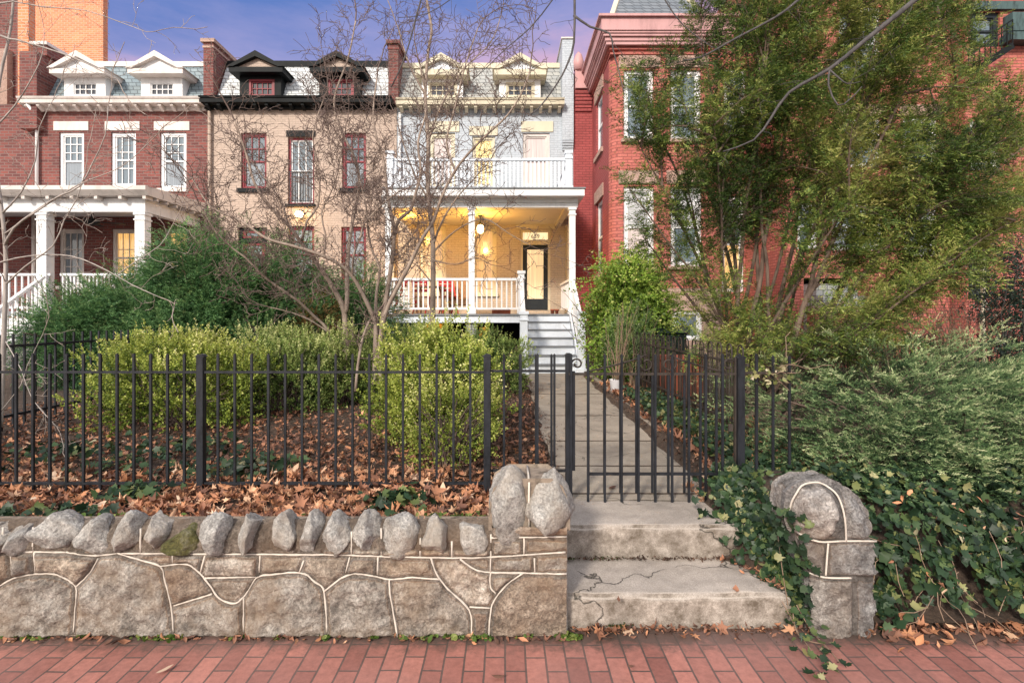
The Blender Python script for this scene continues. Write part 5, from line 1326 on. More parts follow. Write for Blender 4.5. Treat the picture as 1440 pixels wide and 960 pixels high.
n0 = len(tb.v); tb.v += wb_.v; tb.f += [tuple(q+n0 for q in f) for f in wb_.f]; tb.sm += wb_.sm; tb.build('trunk', M['bark_dark'], stt)

# ---- boxwood bushes
def boxwood(label, c, r, n, mat, seed, group, leaf=(.030, .020), yb=.45, zfloor=.42, tall=.16):
    t = thing('boxwood_bush', label, 'bush', (c[0], c[1], zfloor), group)
    p, d, dep = shell(*c, *r, n, seed, .55, .50, 3.0, -.75)
    keep = (p[:, 2] > zfloor+.03) & np.array([mn.noise(Vector(q)*4.2+Vector((seed, 0, 0)))+.5*mn.noise(Vector(q)*9) > -.20 for q in p]); p, d, dep = p[keep], d[keep], dep[keep]
    up = np.array([0, 0, 1.]); dr = unit(d*.75+up*.75+rng.normal(0, .28, d.shape))
    hz = (p[:, 2]-zfloor)/(c[2]+r[2]-zfloor)
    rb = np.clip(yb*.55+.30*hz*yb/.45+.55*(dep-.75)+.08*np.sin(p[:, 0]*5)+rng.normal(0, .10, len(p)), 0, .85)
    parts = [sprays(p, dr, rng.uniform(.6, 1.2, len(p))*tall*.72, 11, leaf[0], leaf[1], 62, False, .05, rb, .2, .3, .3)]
    # long whippy shoots on top
    k = rng.random(len(p)) < .11*np.clip(hz*1.6-.5, 0, 1)
    if k.any(): parts.append(sprays(p[k], unit(dr[k]+up*1.2), rng.uniform(.8, 1.5, k.sum())*tall, 14, leaf[0], leaf[1], 55, False, .02, np.clip(rb[k]+.15, 0, 1), .2, .2, .3))
    foliage('leaves', parts, mat, t)
    m = MB()
    for k in range(70):
        a = random.uniform(0, 6.28); b0 = Vector((c[0]+random.uniform(-.3,.3)*r[0], c[1]+random.uniform(-.3,.3)*r[1], zfloor-.05))
        e = Vector((c[0]+math.cos(a)*r[0]*.85, c[1]+math.sin(a)*r[1]*.85, c[2]+r[2]*random.uniform(-.2,.8))); mid = b0.lerp(e, .5)+Vector((0,0,.12))
        m.tube([b0, mid, e], [.008, .005, .003], 4, cap=False)
    m.build('stems', M['twig'], t); return t
GB = 'boxwood bushes in the front garden'
boxwood('broad yellow-green boxwood bush behind the left part of the iron fence', (X(238,6.0), 6.15, .93), (.82, .58, .56), 5200, 'box', 3, GB, zfloor=.46)
boxwood('low boxwood hedge right of the broad yellow one, under the dark yews', (X(392,6.9), 7.0, .94), (.62, .55, .55), 3900, 'box_green', 9, GB, yb=.5, zfloor=.47)
boxwood('boxwood hedge below the forked bare trees', (X(468,7.3), 7.5, .93), (.56, .5, .56), 3200, 'box_green', 12, GB, yb=.45, zfloor=.48)
boxwood('big yellow-tipped boxwood bush directly behind the fence in the middle', (X(612,5.1), 5.25, .98), (.54, .5, .55), 5000, 'box', 21, GB, yb=.42, zfloor=.46, tall=.18)
t = boxwood('small loose boxwood with pale leaves pressed against the fence beside the corner post', (X(632,4.45), 4.50, .82), (.36, .26, .38), 900, 'box', 33, GB, leaf=(.024, .015), yb=.62, zfloor=.45, tall=.2)
boxwood('dark green boxwood behind the big yellow-tipped bush, left of the porch stairs', (X(688,8.3), 8.5, .93), (.56, .5, .48), 3000, 'box_green', 41, GB, yb=.3, zfloor=.5)
boxwood('green boxwood behind the big yellow-tipped bush, in front of the tall bare tree', (X(580,7.6), 7.8, .93), (.7, .55, .56), 3500, 'box_green', 47, GB, yb=.33, zfloor=.5)
# ---- dark yews on the left
def yew(label, lumps, mat, n, seed, group, base):
    t = thing('yew_shrub', label, 'shrub', base, group); parts = []; m = MB()
    for k, (c, r) in enumerate(lumps):
        p, d, dep = shell(*c, *r, int(n*2.0*r[0]*r[2]), seed+k*7, .6, .5, 2.6, -.8, 2.2)
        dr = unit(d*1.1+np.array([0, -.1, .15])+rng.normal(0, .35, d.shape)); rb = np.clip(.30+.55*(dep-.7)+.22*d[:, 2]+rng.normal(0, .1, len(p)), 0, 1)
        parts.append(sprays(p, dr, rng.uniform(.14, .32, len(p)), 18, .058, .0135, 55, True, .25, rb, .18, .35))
        for q in range(16):
            i = random.randrange(len(p)); b0 = Vector(base)+Vector((random.uniform(-.2,.2), 0, 0)); e = Vector(p[i]); m.tube(cat([b0, b0.lerp(e, .5)+Vector((0,0,.25)), e], .3), .012, 4, cap=False)
    foliage('foliage', parts, mat, t); m.build('stems', M['bark_yew'], t); return t
GYW = 'dark yews in front of the left houses'
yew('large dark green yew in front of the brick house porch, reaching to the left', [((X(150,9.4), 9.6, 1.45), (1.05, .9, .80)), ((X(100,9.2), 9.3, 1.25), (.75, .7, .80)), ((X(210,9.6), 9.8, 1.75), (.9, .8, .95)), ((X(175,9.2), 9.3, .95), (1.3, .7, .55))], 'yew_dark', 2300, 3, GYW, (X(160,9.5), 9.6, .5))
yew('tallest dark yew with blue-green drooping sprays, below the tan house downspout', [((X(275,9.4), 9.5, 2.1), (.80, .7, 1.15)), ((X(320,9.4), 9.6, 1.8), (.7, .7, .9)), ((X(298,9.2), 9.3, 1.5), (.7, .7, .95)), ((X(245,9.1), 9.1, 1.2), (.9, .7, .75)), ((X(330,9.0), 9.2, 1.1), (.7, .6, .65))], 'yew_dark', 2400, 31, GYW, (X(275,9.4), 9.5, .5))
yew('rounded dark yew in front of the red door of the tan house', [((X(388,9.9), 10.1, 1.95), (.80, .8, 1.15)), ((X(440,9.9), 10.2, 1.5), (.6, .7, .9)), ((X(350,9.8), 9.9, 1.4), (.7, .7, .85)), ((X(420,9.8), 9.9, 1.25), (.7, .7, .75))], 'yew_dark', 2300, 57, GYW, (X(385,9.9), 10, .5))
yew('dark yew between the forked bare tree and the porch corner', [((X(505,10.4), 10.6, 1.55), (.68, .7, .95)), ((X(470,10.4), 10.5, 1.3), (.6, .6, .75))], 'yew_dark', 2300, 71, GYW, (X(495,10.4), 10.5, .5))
db = thing('dead_shrub', 'dead brown shrub between the dark yews', 'shrub', (X(445,9.6), 9.6, .5))
p, d, dep = shell(X(447,9.5), 9.5, 1.45, .40, .4, .62, 700, 5, .7, .4); foliage('foliage', [sprays(p, unit(d+rng.normal(0, .5, d.shape)), rng.uniform(.12, .25, len(p)), 14, .035, .008, 50, True, .3)], 'dead', db)
m = MB()
for k in range(30):
    b0 = Vector((X(447,9.5)+random.uniform(-.1,.1), 9.5, .45)); q = curve(b0, (random.gauss(0,.3), random.gauss(0,.3), 1), random.uniform(.8, 1.4), 6, .12); m.tube(q, [.008*(1-.12*i) for i in range(7)], 4, cap=False)
m.build('stems', M['brush'], db)
# ---- bright leafy shrub by the porch stairs
sh_ = thing('leafy_shrub', 'bright green leafy shrub on the right side of the porch stairs', 'shrub', (X(870,10), 10.2, .5)); parts = []
for k, (c, r) in enumerate([((X(886,10), 10.2, 2.05), (.66, .6, .74)), ((X(908,10), 10.0, 1.75), (.48, .5, .6)), ((X(858,10.2), 10.3, 1.5), (.32, .4, .7)), ((X(882,9.8), 9.9, 1.2), (.48, .5, .6)), ((X(892,10.1), 10.2, 2.5), (.36, .4, .42))]):
    p, d, dep = shell(*c, *r, int(1500*r[0]*r[2]/.5), 80+k, .75, .6, 2.8, -.9)
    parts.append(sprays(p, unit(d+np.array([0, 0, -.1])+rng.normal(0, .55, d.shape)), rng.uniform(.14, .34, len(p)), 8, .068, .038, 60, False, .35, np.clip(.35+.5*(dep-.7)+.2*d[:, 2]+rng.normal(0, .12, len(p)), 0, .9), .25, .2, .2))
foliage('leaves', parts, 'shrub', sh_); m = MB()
for k in range(26):
    b0 = Vector((X(868,10)+random.uniform(-.15,.15), 10.2, .45)); m.tube(curve(b0, (random.gauss(0,.35), random.gauss(0,.3), 1), random.uniform(1.2, 2.4), 8, .12), [.014*(1-.1*i) for i in range(9)], 5, cap=False)
m.build('stems', M['bark_yew'], sh_)
fs_ = thing('feathery_shrub', 'small grey-green feathery shrub in front of the bright leafy one', 'shrub', (X(885,9), 9, .5))
p, d, dep = shell(X(885,9), 9.0, 1.25, .42, .35, .62, 900, 15, .7, .4, zmin=-.9); foliage('foliage', [sprays(p, unit(d*.5+np.array([0,0,.8])+rng.normal(0,.3,d.shape)), rng.uniform(.14,.28,len(p)), 16, .035, .006, 35, True, .2, None)], 'juniper', fs_)
m = MB()
for k in range(20): m.tube(curve((X(885,9)+random.uniform(-.25,.25), 9, .45), (random.gauss(0,.15), random.gauss(0,.15), 1), random.uniform(.9,1.7), 6, .08), [.007*(1-.12*i) for i in range(7)], 4, cap=False)
m.build('stems', M['brush'], fs_)
# ---- the big multi-stemmed yew on the right
by = thing('yew_tree', 'big multi-stemmed yew tree leaning right in front of the red houses', 'tree', (X(1050,6.6), 6.6, .5))
tb = MB(); bb = MB(); SP = []; SD = []; SL = []; SR = []
base = Vector((X(1056,6.6), 6.6, .42))
random.seed(21)
lead = [(890,185),(905,125),(940,80),(885,265),(905,335),(985,20),(1040,-40),(1095,-70),(1160,-80),(1230,-75),(1290,-60),(1345,-10),(1375,70),(1415,140),(1445,200),(1445,260),(1425,310),(1390,350),(1310,390),(1250,60),(1180,100),(1120,60),(1300,180),(1350,240),(1060,130),(1000,150),(1240,220),(1180,200)]
limbs = []
def stem(b0, e, r, sag=.0, first=True):
    v = e-b0
    if first: p1 = b0+Vector((v.x*.26, v.y*.2, v.z*.30)); p2 = b0+Vector((v.x*.60, v.y*.6, v.z*.66)); P = [b0, p1, p2, e]
    else: P = [b0, b0+v*.5+Vector((0, 0, sag)), e]
    q = cat(P, .14); m_ = len(q)-1
    q = [p+Vector((.035*mn.noise(p*1.7+Vector((r*900, e.x, 0))), .035*mn.noise(p*1.9), .02*mn.noise(p*2.3)))*min(i, 4)/4 for i, p in enumerate(q)]
    tb.tube(q, [max(.0035, r*(1-.86*(i/m_))) for i in range(m_+1)], 6, cap=False); return q
def clothe(q, f0, dens, hue):
    m_ = len(q)-1; L_ = sum((b-a).length for a, b in zip(q[:-1], q[1:])); nb = max(3, int(L_*(1-f0)*dens))
    for k in range(nb):
        t = f0+(1-f0)*(k+random.random())/nb; i = min(int(t*m_), m_-1); p = q[i].lerp(q[i+1], t*m_-i); d = (q[i+1]-q[i]).normalized()
        o = Vector((random.gauss(0, 1), random.gauss(0, .8), random.gauss(0, .8))); o = (o-d*o.dot(d)).normalized()
        dd = (d*random.uniform(.6, 1.2)+o*.85+Vector((.25, 0, .04))).normalized(); l_ = random.uniform(.25, .62)*(1.15-.4*t)
        c = curve(p, dd, l_, 5, .13, -.012); bb.tube(c, [.003*(1-.14*j) for j in range(6)], 3, cap=False)
        ns = max(5, int(l_*30)); hb = hue+random.gauss(0, .12)
        for s in range(ns):
            u = .1+.9*(s+random.random())/ns; j = min(int(u*5), 4); pp = c[j].lerp(c[j+1], u*5-j); d2 = (c[j+1]-c[j]).normalized()
            o2 = Vector((random.gauss(0,1), random.gauss(0,1), random.gauss(0,.6))); o2 = (o2-d2*o2.dot(d2)).normalized()
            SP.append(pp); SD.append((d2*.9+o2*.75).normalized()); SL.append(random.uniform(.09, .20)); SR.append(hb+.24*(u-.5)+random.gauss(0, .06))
for px, py in lead:
    e = Vector(PT(px, py, random.uniform(5.7, 7.6))); b0 = base+Vector((random.uniform(-.32, .40), random.uniform(-.25, .25), 0))
    q = stem(b0, e, random.uniform(.028, .046)); limbs.append(q); clothe(q, .48, 24, .40+.10*(e.x > 4)+random.gauss(0, .06))
nodes = [(p, i/len(q)) for q in limbs for i, p in enumerate(q) if i/len(q) > .22]
fill = []
while len(fill) < 146:
    px = random.uniform(895, 1440); py = random.uniform(-70, 380)
    if px > 1330 and py < 50+(px-1330)*1.0: continue
    if px < 1000 and py < 90: continue
    if px < 960 and (py > 350 or random.random() < .4): continue
    if py > 300 and px < 1180 and random.random() < .78: continue
    fill.append((px, py, random.uniform(5.6, 7.9)))
for k in range(10): fill.append((random.uniform(1150, 1440), random.uniform(120, 350), random.uniform(5.6, 7.6)))
for px, py in [(1000,440),(1025,420),(1060,440),(990,465),(1010,475),(1040,465),(1075,470),(1120,470),(1160,462),(1190,450),(1240,440),(1270,425),(1300,440),(1290,405),(1250,400),(1090,450),(1015,400),(1360,375),(1200,420),(980,480),(1030,480),(1060,485),(1100,480),(1150,475),(1010,445),(1045,435),(1080,425),(1130,440),(1170,430),(1220,470)]: fill.append((px, py, random.uniform(5.6, 7.0)))
for px, py, dpt in fill:
    e = Vector(PT(px, py, dpt)); low = py > 395
    if low: st0 = base+Vector((random.uniform(-.3, .4), random.uniform(-.2, .2), random.uniform(.1, .5)))
    else: st0 = min(nodes, key=lambda n_: abs((e-n_[0]).length-.75)+(.8 if n_[0].z > e.z+.05 else 0)+.25*random.random())[0]
    q = stem(st0, e, .013 if low else .015, .06, False); clothe(q, .5 if low else .12, 23 if not low else 17, (.42 if low else .34)+.10*(e.x > 4)+random.gauss(0, .07))
n0 = len(tb.v); tb.v += bb.v; tb.f += [tuple(q+n0 for q in f) for f in bb.f]; tb.sm += bb.sm; tb.build('trunk', M['bark_yew'], by)
SR = np.array(SR); SPa = np.array([tuple(p) for p in SP]); SDa = np.array([tuple(p) for p in SD]); SLa = np.array(SL)
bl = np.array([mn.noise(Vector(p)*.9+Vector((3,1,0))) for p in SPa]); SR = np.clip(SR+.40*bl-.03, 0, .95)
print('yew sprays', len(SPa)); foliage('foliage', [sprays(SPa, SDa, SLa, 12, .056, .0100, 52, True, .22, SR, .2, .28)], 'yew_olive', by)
# ---- spreading juniper
ju = thing('juniper', 'wide spreading grey-green juniper spilling over the right bank', 'shrub', (4.2, 5, .5)); parts = []; m = MB()
jc = [((3.12, 4.7, .72), (.85, .70, .40)), ((3.9, 4.6, .70), (1.15, .85, .45)), ((5.0, 4.9, .75), (1.3, .9, .50)), ((3.8, 5.8, .85), (1.2, .95, .50)), ((4.9, 6.2, .92), (1.5, 1.0, .50)), ((3.5, 4.05, .55), (.8, .42, .26)), ((6.3, 5.6, .8), (1.2, 1.1, .55)), ((2.66, 4.4, .58), (.38, .34, .25)), ((4.8, 7.2, .9), (1.8, .8, .50)), ((3.05, 4.15, .68), (.5, .4, .30)), ((4.1, 4.1, .50), (.6, .35, .25))]
for k, (c, r) in enumerate(jc):
    n = int(330*r[0]*(r[2]+.35)*(1.2 if c[1] < 5 else .75)); p, d, dep = shell(*c, *r, n, 200+k*3, .66, .40, 2.4, -.5)
    out = unit(p-np.array([4.0, 6.0, .1])); dr = unit(out*np.array([1.2, 1, .4])+d*np.array([.35, .25, .15])+np.array([0, -.05, .16])+rng.normal(0, .15, d.shape)); rb = np.clip(.12+1.1*(dep-.74)+.22*d[:, 2]+rng.normal(0, .07, len(p)), 0, .8)  # inner shade and tip highlights are put into the leaf colour
    ln = rng.uniform(.30, .60, len(p))
    parts.append(sprays(p, dr, ln, 12, .06, .005, 30, True, .28, rb, .14, .5))
    S_ = 10   # flat feathery side plumes, shorter towards the tip
    tt = (np.arange(S_)[None]+rng.uniform(0, 1, (len(p), S_)))/S_*.9+.1; pp = (p[:, None]+dr[:, None]*(ln[:, None]*tt)[..., None]); pp[..., 2] -= .28*ln[:, None]*tt**2
    sdv = unit(np.cross(dr, np.array([0, 0, 1.])+rng.normal(0, .35, dr.shape))); sg = np.where(np.arange(S_) % 2 == 0, 1., -1.)
    sd = unit(dr[:, None]*.9+sdv[:, None]*(sg[None]*rng.uniform(.4, 1.0, (len(p), S_)))[..., None]+rng.normal(0, .22, (len(p), S_, 3))+np.array([0, 0, .08])).reshape(-1, 3)
    sl_ = (ln[:, None]*(.40-.27*tt)*rng.uniform(.7, 1.2, (len(p), S_))).ravel()
    parts.append(sprays(pp.reshape(-1, 3), sd, sl_, 13, .030, .0048, 30, False, .12, np.clip((rb[:, None]+.62*(tt-.38)).ravel(), 0, 1), .13, .42))
    for q in range(int(12*r[0])):
        i = random.randrange(len(p)); e = Vector(p[i]); b0 = Vector((c[0]*.6+1.6, max(c[1], 4.6), .45)); m.tube(cat([b0, b0.lerp(e, .5)+Vector((0,0,.10)), e], .3), .010, 4, cap=False)
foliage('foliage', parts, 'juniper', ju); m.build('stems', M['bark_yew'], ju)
for x, z in ((X(1230,3.9), .62), (X(1325,3.75), .55), (X(1352,3.7), .58)): MB().tube([(x, 3.95, .3), (x+.01, 3.93, z), (x+.03, 4.2, z+.2)], [.022, .018, .012], 6).build('trunk', M['bark_yew'], ju)
# ---- dry brush and the dark holly at the far right
GBR = 'dry brown thickets behind the juniper'
def brush(label, xa, xb, y, h, n, seed):
    random.seed(seed); t = thing('dry_brush', label, 'bush', ((xa+xb)/2, y, .5), GBR); m = MB()
    for k in range(n):
        b0 = Vector((random.uniform(xa, xb), y+random.uniform(-.4, .4), .4)); q = curve(b0, (random.gauss(0, .32), random.gauss(0, .25), 1), h*random.uniform(.5, 1.1), 7, .2, .0)
        m.tube(q, [.009*(1-.1*i) for i in range(8)], 4, cap=False); twigs(m, q, .008, 1, 5, .45, 0, .25, .25)
    m.build('stems', M['brush'], t)
brush('thin dry brown brush below the yew crown, left of the thick patch', X(1170,9.8), X(1290,9.8), 9.8, 1.7, 90, 4); brush('thick tangle of dry brown stems beside the dark holly', X(1300,9.4), X(1395,9.4), 9.4, 2.1, 150, 8)
ho = thing('holly_tree', 'dark blue-green holly at the right edge behind the juniper', 'tree', (X(1425,8.6), 8.6, .5)); parts = []
for k, (c, r) in enumerate([((X(1430,8.5), 8.6, 2.35), (.55, .6, .7)), ((X(1440,8.5), 8.5, 1.7), (.42, .5, .5)), ((X(1470,8.5), 8.6, 2.0), (.6, .6, 1.0)), ((X(1405,8.3), 8.3, 1.05), (.45, .4, .25))]):
    p, d, dep = shell(*c, *r, int(2600*r[0]*r[2]), 300+k, .6, .45, 2.6, -.9); parts.append(sprays(p, unit(d+rng.normal(0, .4, d.shape)), rng.uniform(.12, .25, len(p)), 9, .045, .022, 55, False, .2, None))
foliage('leaves', parts, 'holly', ho); m = MB()
for k in range(12): m.tube(curve((X(1428,8.5), 8.6, .4), (random.gauss(0,.25), random.gauss(0,.2), 1), random.uniform(1.2, 2.3), 7, .12), [.022*(1-.11*i) for i in range(8)], 5, cap=False)
m.build('trunk', M['bark_dark'], ho)

# ---- ground litter and cover (uncountable)
OUT_FALL = np.array([(0,-.5),(.10,-.18),(.42,-.30),(.26,-.02),(.50,.22),(.20,.20),(.16,.42),(0,.62),(-.16,.42),(-.20,.20),(-.50,.22),(-.26,-.02),(-.42,-.30),(-.10,-.18)])
OUT_IVY = np.array([(0,-.42),(.16,-.46),(.30,-.30),(.52,-.16),(.32,.06),(.36,.26),(.14,.24),(0,.60),(-.14,.24),(-.36,.26),(-.32,.06),(-.52,-.16),(-.30,-.30),(-.16,-.46)])
OUT_ROUND = np.array([(0,-.5),(.25,-.3),(.34,0),(.22,.32),(0,.5),(-.22,.32),(-.34,0),(-.25,-.3)])
OUT_LONG = np.array([(0,-.5),(.16,-.25),(.20,.05),(.12,.3),(0,.55),(-.12,.3),(-.20,.05),(-.16,-.25)])
def leaves(P, Nrm, size, outline, curl=.5, rv=None, yaw=None):
    """flat lobed leaves as fans; P centres, Nrm normals"""
    m = len(P); k = len(outline); Nrm = unit(Nrm); ref = unit(rng.normal(0, 1, (m, 3)))
    if yaw is not None: ref = yaw+rng.normal(0, .5, (m, 3))
    U = unit(np.cross(ref, Nrm)); Wv = np.cross(Nrm, U); size = np.broadcast_to(size, (m,))
    O = outline[None]*rng.uniform(.8, 1.2, (m, 1, 2))+rng.normal(0, .03, (m, k, 2))
    r2 = (O**2).sum(-1); fold = np.abs(O[..., 0])
    z = rng.normal(curl*.6, curl*.7, (m, 1))*r2+rng.normal(curl*.4, curl*.5, (m, 1))*fold+rng.normal(0, .05, (m, k))*curl
    R_ = (U[:, None]*O[..., :1]+Wv[:, None]*O[..., 1:]+Nrm[:, None]*z[..., None])*size[:, None, None]+P[:, None]
    V = np.concatenate([P[:, None], R_], 1).reshape(-1, 3); i = np.arange(m)[:, None]*(k+1); a = np.arange(k)[None]
    Fc = np.stack([np.broadcast_to(i, (m, k)), i+1+a, i+1+(a+1) % k], -1).reshape(-1, 3)
    rv = rng.uniform(0, 1, m) if rv is None else rv
    return V, Fc, np.repeat(rv, k+1)
def litter(name, parts, mat):
    V = []; Fc = []; r = []; n = 0
    for v, f, a in parts: V.append(v); Fc.append(f+n); r.append(a); n += len(v)
    return tag(poly(name, np.concatenate(V), np.concatenate(Fc), M[mat], attr=np.concatenate(r)), kind='stuff')
def scatter(n, x0, x1, y0, y1, lift=(.005, .045), dens=None):
    x = rng.uniform(x0, x1, n); y = y0+(y1-y0)*rng.random(n)**1.4
    if dens is not None: k = rng.random(n) < dens(x, y); x, y = x[k], y[k]
    return np.stack([x, y, terr(x, y)+rng.uniform(*lift, len(x))], 1)
def upn(n, s): return unit(np.array([0, 0, 1.])+rng.normal(0, s, (n, 3)))
random.seed(77)
dn = lambda x, y: np.clip(.80+.5*wob(x*1.5, y*2), .25, 1)
P = scatter(9500, -6.5, .36, 3.12, 8.5, (.005, .05), dn); nearP = P[:, 1] < 4.4
parts = [leaves(P, upn(len(P), .5), rng.uniform(.04, .092, len(P))*np.interp(P[:, 1], [3.2, 4.4, 6], [1, .75, .5]), OUT_FALL, .8, np.clip(rng.beta(2.0, 2.0, len(P))-np.interp(P[:, 1], [3.8, 5], [-.02, .16]), 0, 1))]
P = scatter(2300, -6.5, .3, 3.12, 4.3, (.005, .06)); parts.append(leaves(P, upn(len(P), .55), rng.uniform(.045, .10, len(P)), OUT_FALL, .8, rng.beta(3, 1.9, len(P))))
P = scatter(5200, -6.5, .36, 3.12, 7, (.004, .05)); parts.append(leaves(P, upn(len(P), .6), rng.uniform(.03, .08, len(P)), OUT_LONG, .9, rng.beta(1.8, 2.6, len(P))))
P = scatter(1500, 1.64, 2.9, 3.75, 9.5, (.005, .04)); parts.append(leaves(P, upn(len(P), .5), rng.uniform(.05, .10, len(P)), OUT_FALL, .8, rng.beta(2, 2.4, len(P))))
P = scatter(420, 1.42, 2.0, 3.5, 4.2, (.01, .06)); parts.append(leaves(P, upn(len(P), .5), rng.uniform(.06, .11, len(P)), OUT_FALL, .8, rng.beta(3, 2, len(P))))
# leaves and grit swept against the foot of the steps and the pier, a few strays on the steps, path and pavement
x = rng.uniform(.36, 2.9, 420); y = 2.995-np.abs(rng.normal(0, .045, 420)); parts.append(leaves(np.stack([x, y, rng.uniform(.004, .022, 420)], 1), upn(420, .4), rng.uniform(.012, .045, 420), OUT_LONG, .9, rng.beta(1.4, 3.0, 420)))
x = rng.uniform(.40, 2.9, 34); y = 2.97-np.abs(rng.normal(0, .035, 34)); parts.append(leaves(np.stack([x, y, rng.uniform(.008, .03, 34)], 1), upn(34, .5), rng.uniform(.045, .085, 34), OUT_FALL, .9, rng.beta(2, 2, 34)))
x = rng.uniform(2.0, 5, 260); y = 3.0-np.abs(rng.normal(0, .09, 260)); parts.append(leaves(np.stack([x, y, rng.uniform(.006, .03, 260)], 1), upn(260, .5), rng.uniform(.03, .085, 260), OUT_LONG, .9, rng.beta(2, 2.2, 260)))
x = rng.uniform(-3.5, .35, 160); y = 2.90-np.abs(rng.normal(0, .02, 160)); parts.append(leaves(np.stack([x, y, rng.uniform(.004, .02, 160)], 1), upn(160, .4), rng.uniform(.02, .06, 160), OUT_LONG, .8, rng.beta(1.6, 2.6, 160)))
y = rng.uniform(3.05, 3.43, 150); x = 1.60-np.abs(rng.normal(0, .10, 150))*(.3+(y-3.05)*2.4); parts.append(leaves(np.stack([x, y, rng.uniform(.195, .215, 150)], 1), upn(150, .4), rng.uniform(.015, .05, 150), OUT_LONG, .8, rng.beta(1.5, 2.6, 150)))
for (px, py, z, s, a) in [(232,943,.006,.05,.97),(888,939,.006,.03,.2),(870,846,.19,.03,.3),(1000,688,.41,.05,.2),(860,688,.41,.07,.15),(1035,830,.2,.06,.5),(700,953,.006,.04,.2)]:
    yv = F*(EYE-z)/(py-VY); parts.append(leaves(np.array([[X(px, yv), yv, z+.01]]), np.array([[.1, -.1, 1.]]), s*1.4, OUT_LONG, .6, np.array([a])))
x = rng.uniform(2.0, 5, 90); y = 2.94+.6*rng.random(90); z = .10+.55*np.clip((y-2.94)/.6, 0, 1)**.62; parts.append(leaves(np.stack([x, y-.08, z], 1), np.tile(np.array([0, -.8, .6]), (90, 1))+rng.normal(0, .6, (90, 3)), rng.uniform(.025, .065, 90), OUT_LONG, .9, rng.beta(1.8, 1.8, 90)))
litter('fallen_leaves', parts, 'fall')
# bark mulch along the path and under the bushes
P = np.concatenate([scatter(9000, -.75, .46, 3.9, 11, (.003, .03)), scatter(7000, -6, .4, 3.2, 9, (.002, .02)), scatter(3500, 1.58, 2.4, 3.8, 11, (.003, .02))])
litter('bark_mulch', [leaves(P, upn(len(P), .5), rng.uniform(.018, .05, len(P)), OUT_LONG, .4, rng.beta(1.8, 2.2, len(P)))], 'chip')
e = rng.uniform(4.2, 10.5, 700); s_ = np.abs(rng.normal(0, .07, 700))*(1+.8*np.sin(e*2.3)); P = np.stack([.42+s_, e, path_h(e)+.012], 1)
e = rng.uniform(.36, 1.6, 420); Pm = np.stack([e, 3.425-np.abs(rng.normal(0, .012, 420)), .197+np.abs(rng.normal(0, .008, 420))], 1); Pm2 = np.stack([rng.uniform(.36, 1.6, 260), 2.985-np.abs(rng.normal(0, .012, 260)), np.abs(rng.normal(.004, .008, 260))], 1); Pm = np.concatenate([Pm, Pm2])  # dark chips laid as painted contact shade at the riser feet
litter('path_mulch_and_riser_shade', [leaves(Pm, upn(len(Pm), .6), rng.uniform(.008, .026, len(Pm)), OUT_LONG, .4, rng.uniform(0, .45, len(Pm))), leaves(P, upn(700, .3), rng.uniform(.015, .04, 700), OUT_LONG, .4)], 'chip')
# ivy: patch behind the left fence, drift beside the path, fall of ivy between steps and pier, ivy bank at right
def ivy(n, fn, size, droop=None):
    P, Nn = fn(n); return leaves(P, Nn+rng.normal(0, .62, Nn.shape), rng.uniform(size[0], size[1], len(P)), OUT_IVY, .28, np.clip(rng.beta(1.5, 2.3, len(P)), 0, 1), np.broadcast_to(np.array([1., 0, .2]), P.shape))
def left_patch(n):
    c = [(-2.35, 4.35, .5, .35), (-3.2, 4.5, .55, .4), (-1.95, 4.25, .35, .25), (-4.0, 4.8, .5, .5), (-2.9, 5.0, .5, .4), (-2.6, 3.75, .2, .12), (-3.3, 3.3, .35, .1), (-.75, 3.5, .2, .15), (-2.75, 3.35, .25, .1)]
    i = rng.integers(0, len(c), n); a = np.array(c)[i]; x = a[:, 0]+rng.normal(0, .5, n)*a[:, 2]; y = np.maximum(a[:, 1]+rng.normal(0, .5, n)*a[:, 3], 3.14); return np.stack([x, y, terr(x, y)+rng.uniform(.02, .11, n)], 1), np.tile(np.array([0, -.35, 1.]), (n, 1))
def bank(n):
    x = rng.uniform(2.0, 5.2, n); y = 2.98+.85*rng.random(n); t = np.clip((y-2.98)/.62, 0, 1)
    z = np.where(t < 1, .03+.55*t**.62, .58)+.07*wob(x*2.6, y*4)+rng.uniform(-.04, .10, n)
    k = np.array([mn.noise(Vector((a, b*1.5, c))*6) > -.16 for a, b, c in zip(x, y, z)]); x, y, z, t = x[k], y[k], z[k], t[k]; n = len(x)
    return np.stack([x, y-.10*(1-np.abs(2*t-1))-.09*(rng.random(n)-.3)-.05*wob(x*4.1, z*9), z], 1), np.stack([np.zeros(n), -1.1+.5*t, .35+.6*t], 1)
def step_fall(n):
    t = rng.random(n); cx_ = 1.585+.06*t+.035*np.sin(t*11); w_ = .075+.07*(1-np.abs(2*t-.9)); x = cx_+rng.normal(0, .55, n)*w_*1.35
    y = 3.98-.98*t; z = np.interp(t, [0, .35, .55, .8, 1], [.56, .50, .36, .18, .05])+.08*np.clip((x-1.5)/.15, -.6, 1)+rng.uniform(-.01, .06, n); return np.stack([x, y, z], 1), np.tile(np.array([-.4, -.8, .6]), (n, 1))
def path_side(n):
    y = 3.85+rng.random(n)**1.4*4.3; x = 1.72+np.abs(rng.normal(0, .36, n)); k = x < 2.5; x = np.where(k, x, 2.1); return np.stack([x, y, terr(x, y)+rng.uniform(.02, .16, n)], 1), np.tile(np.array([0, -.4, 1.]), (n, 1))
def pier_ivy(n):
    z = .05+.62*rng.random(n); x = np.interp(z, [0, .4, .7], [1.66, 1.62, 1.55])+rng.normal(0, .04, n); return np.stack([x, 2.90+.2*rng.random(n)-.02, z], 1), np.tile(np.array([-.4, -1., .4]), (n, 1))
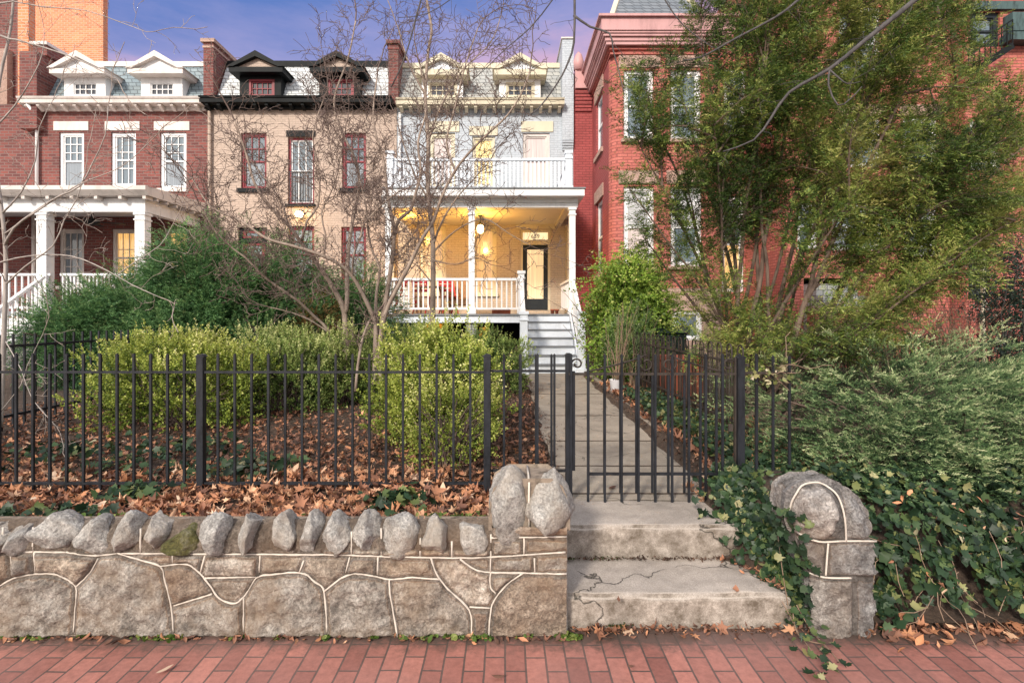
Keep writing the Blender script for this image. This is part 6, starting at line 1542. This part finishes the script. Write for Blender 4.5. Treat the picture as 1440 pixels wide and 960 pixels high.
litter('ivy_ground_cover', [ivy(150, pier_ivy, (.03, .06)), ivy(900, left_patch, (.05, .085)), ivy(7000, bank, (.025, .062)), ivy(1700, bank, (.055, .085)), ivy(1500, step_fall, (.03, .062)), ivy(1700, path_side, (.035, .07))], 'ivy')
bk_ = MB()   # soil of the bank under the ivy
tag(sheet('soil_bank', 1.98, 9, 3.03, 3.9, 60, 16, lambda x, y: np.where((y-3.03)/.62 < 1, -.02+.55*np.clip((y-3.03)/.62, 0, 1)**.62, .53)+.03*wob(x*2, y*4), M['soil']), kind='structure')
tag(sheet('soil_slope', 1.40, 2.02, 3.02, 4.0, 24, 24, lambda x, y: np.interp((4.0-y)/.98, [0, .35, .55, .8, 1], [.50, .45, .32, .13, .0])-.10+.22*np.clip((x-1.42)/.2, 0, 1), M['soil']), kind='structure')
vn = MB()
random.seed(9)
for k in range(46):
    x = random.uniform(2.0, 4.8); z = random.uniform(.2, .6); q = curve((x, 2.99+.3*z, z), (random.gauss(0, .6), -.35, -.6), random.uniform(.2, .6), 6, .3, -.02); vn.tube(q, .0022, 4, cap=False)
for pts in ([(1100,845,2.93),(1112,868,2.9),(1122,888,2.85),(1135,906,2.72),(1150,925,2.62)], [(1120,850,2.9),(1140,885,2.85),(1165,912,2.7),(1180,930,2.6)], [(1115,860,2.9),(1118,880,2.87),(1128,898,2.8),(1160,905,2.72)], [(1080,690,3.6),(1092,740,3.3),(1100,800,3.1),(1108,850,2.95)]):
    vn.tube(cat([PT(*p) for p in pts], .05), .0028, 4, cap=False)
tag(vn.build('ivy_vines', M['brush']), kind='stuff')
Pv = np.array([PT(px, py, d) for px, py, d in [(1135,905,2.72),(1150,925,2.62),(1180,932,2.58),(1145,935,2.6),(1165,912,2.68),(1122,888,2.83),(1110,868,2.88),(1130,870,2.85),(1145,880,2.82),(1170,945,2.56),(1175,900,2.75)]]); Pv = np.repeat(Pv, 4, 0)+rng.normal(0, .035, (44, 3)); Pv[:, 2] = np.maximum(Pv[:, 2], .012)
litter('ivy_trails', [leaves(Pv, upn(44, .5), rng.uniform(.03, .06, 44), OUT_IVY, .3, rng.beta(2.2, 2, 44))], 'ivy')
# small weeds along the foot of the wall and between the coping rocks
def tuft(cx, cy, cz, n, s): 
    p = np.array([cx, cy, cz])+rng.normal(0, 1, (n, 3))*np.array([s, s*.35, s*.22]); p[:, 2] = np.maximum(p[:, 2], cz+.004); return p
W_ = [tuft(wx(px), 2.905, .006, n, s) for px, n, s in [(215,30,.04),(237,34,.04),(258,24,.03),(330,14,.03),(600,16,.03),(640,22,.035),(665,26,.03),(680,24,.03),(740,10,.03),(795,34,.035),(808,26,.03),(20,26,.05),(55,14,.03),(568,14,.02),(528,8,.02),(465,12,.03),(120,12,.03),(395,9,.02)]]
W_ += [tuft(wx(px), 3.22, .53, n, .07) for px, n in [(600,50),(640,50),(665,40),(575,30),(30,40),(100,34),(190,22),(410,14)]]
W_ = np.concatenate(W_); litter('weeds', [leaves(W_, upn(len(W_), .6), rng.uniform(.018, .046, len(W_)), OUT_ROUND, .3)], 'weed')
# moss and algae tufts on the steps
Ms = np.concatenate([tuft(wx(870), 2.99, .02, 120, .03), tuft(X(800,3.4), 3.41, .2, 60, .02), tuft(X(848,3.42), 3.42, .2, 40, .05)]); litter('moss', [leaves(Ms, upn(len(Ms), .8), .012, OUT_ROUND, .2, rng.uniform(0, .5, len(Ms)))], 'grass')
# strappy grass right of the path
n = 1500; y = 5.2+rng.random(n)*2.6; x = 1.85+np.abs(rng.normal(0, .22, n)); P = np.stack([x, y, terr(x, y)], 1); D = unit(np.stack([rng.normal(0, .6, n), rng.normal(-.2, .5, n), np.full(n, .8)], 1))
Lg = rng.uniform(.12, .26, n); S_ = unit(np.cross(D, rng.normal(0, 1, (n, 3))))*.004; mid = P+D*(Lg*.6)[:, None]; tipp = P+D*Lg[:, None]; tipp[:, 2] -= Lg*.35
V = np.stack([P-S_, P+S_, mid+S_, mid-S_, mid-S_*1., mid+S_*1., tipp+S_*.2, tipp-S_*.2], 1).reshape(-1, 3)
tag(poly('grass_clumps', V, quads(V), M['grass'], attr=np.repeat(rng.uniform(0, 1, n), 8)), kind='stuff')
# dried vine wound on the short fence panel
dv = MB(); random.seed(4)
for k in range(7): dv.tube(curve((fx(1075+6*k), FY-.02, fz(524)), (random.gauss(.5, .3), random.gauss(0,.3), random.gauss(-.1,.6)), random.uniform(.15, .4), 7, .35), .0025, 4, cap=False)
dvn = thing('dried_vine', 'dried vine with pale leaves wound on the rail of the short rusting fence', 'vine', (fx(1090), FY, fz(524))); dv.build('stems', M['brush'], dvn)
P = np.array([fx(1092), FY-.02, fz(528)])+rng.normal(0, 1, (60, 3))*np.array([.09, .03, .05]); V, Fc, a = leaves(P, upn(60, 1), rng.uniform(.02, .045, 60), OUT_IVY, .5, rng.uniform(.75, 1, 60)); poly('leaves', V, Fc, M['ivy'], dvn, attr=a)
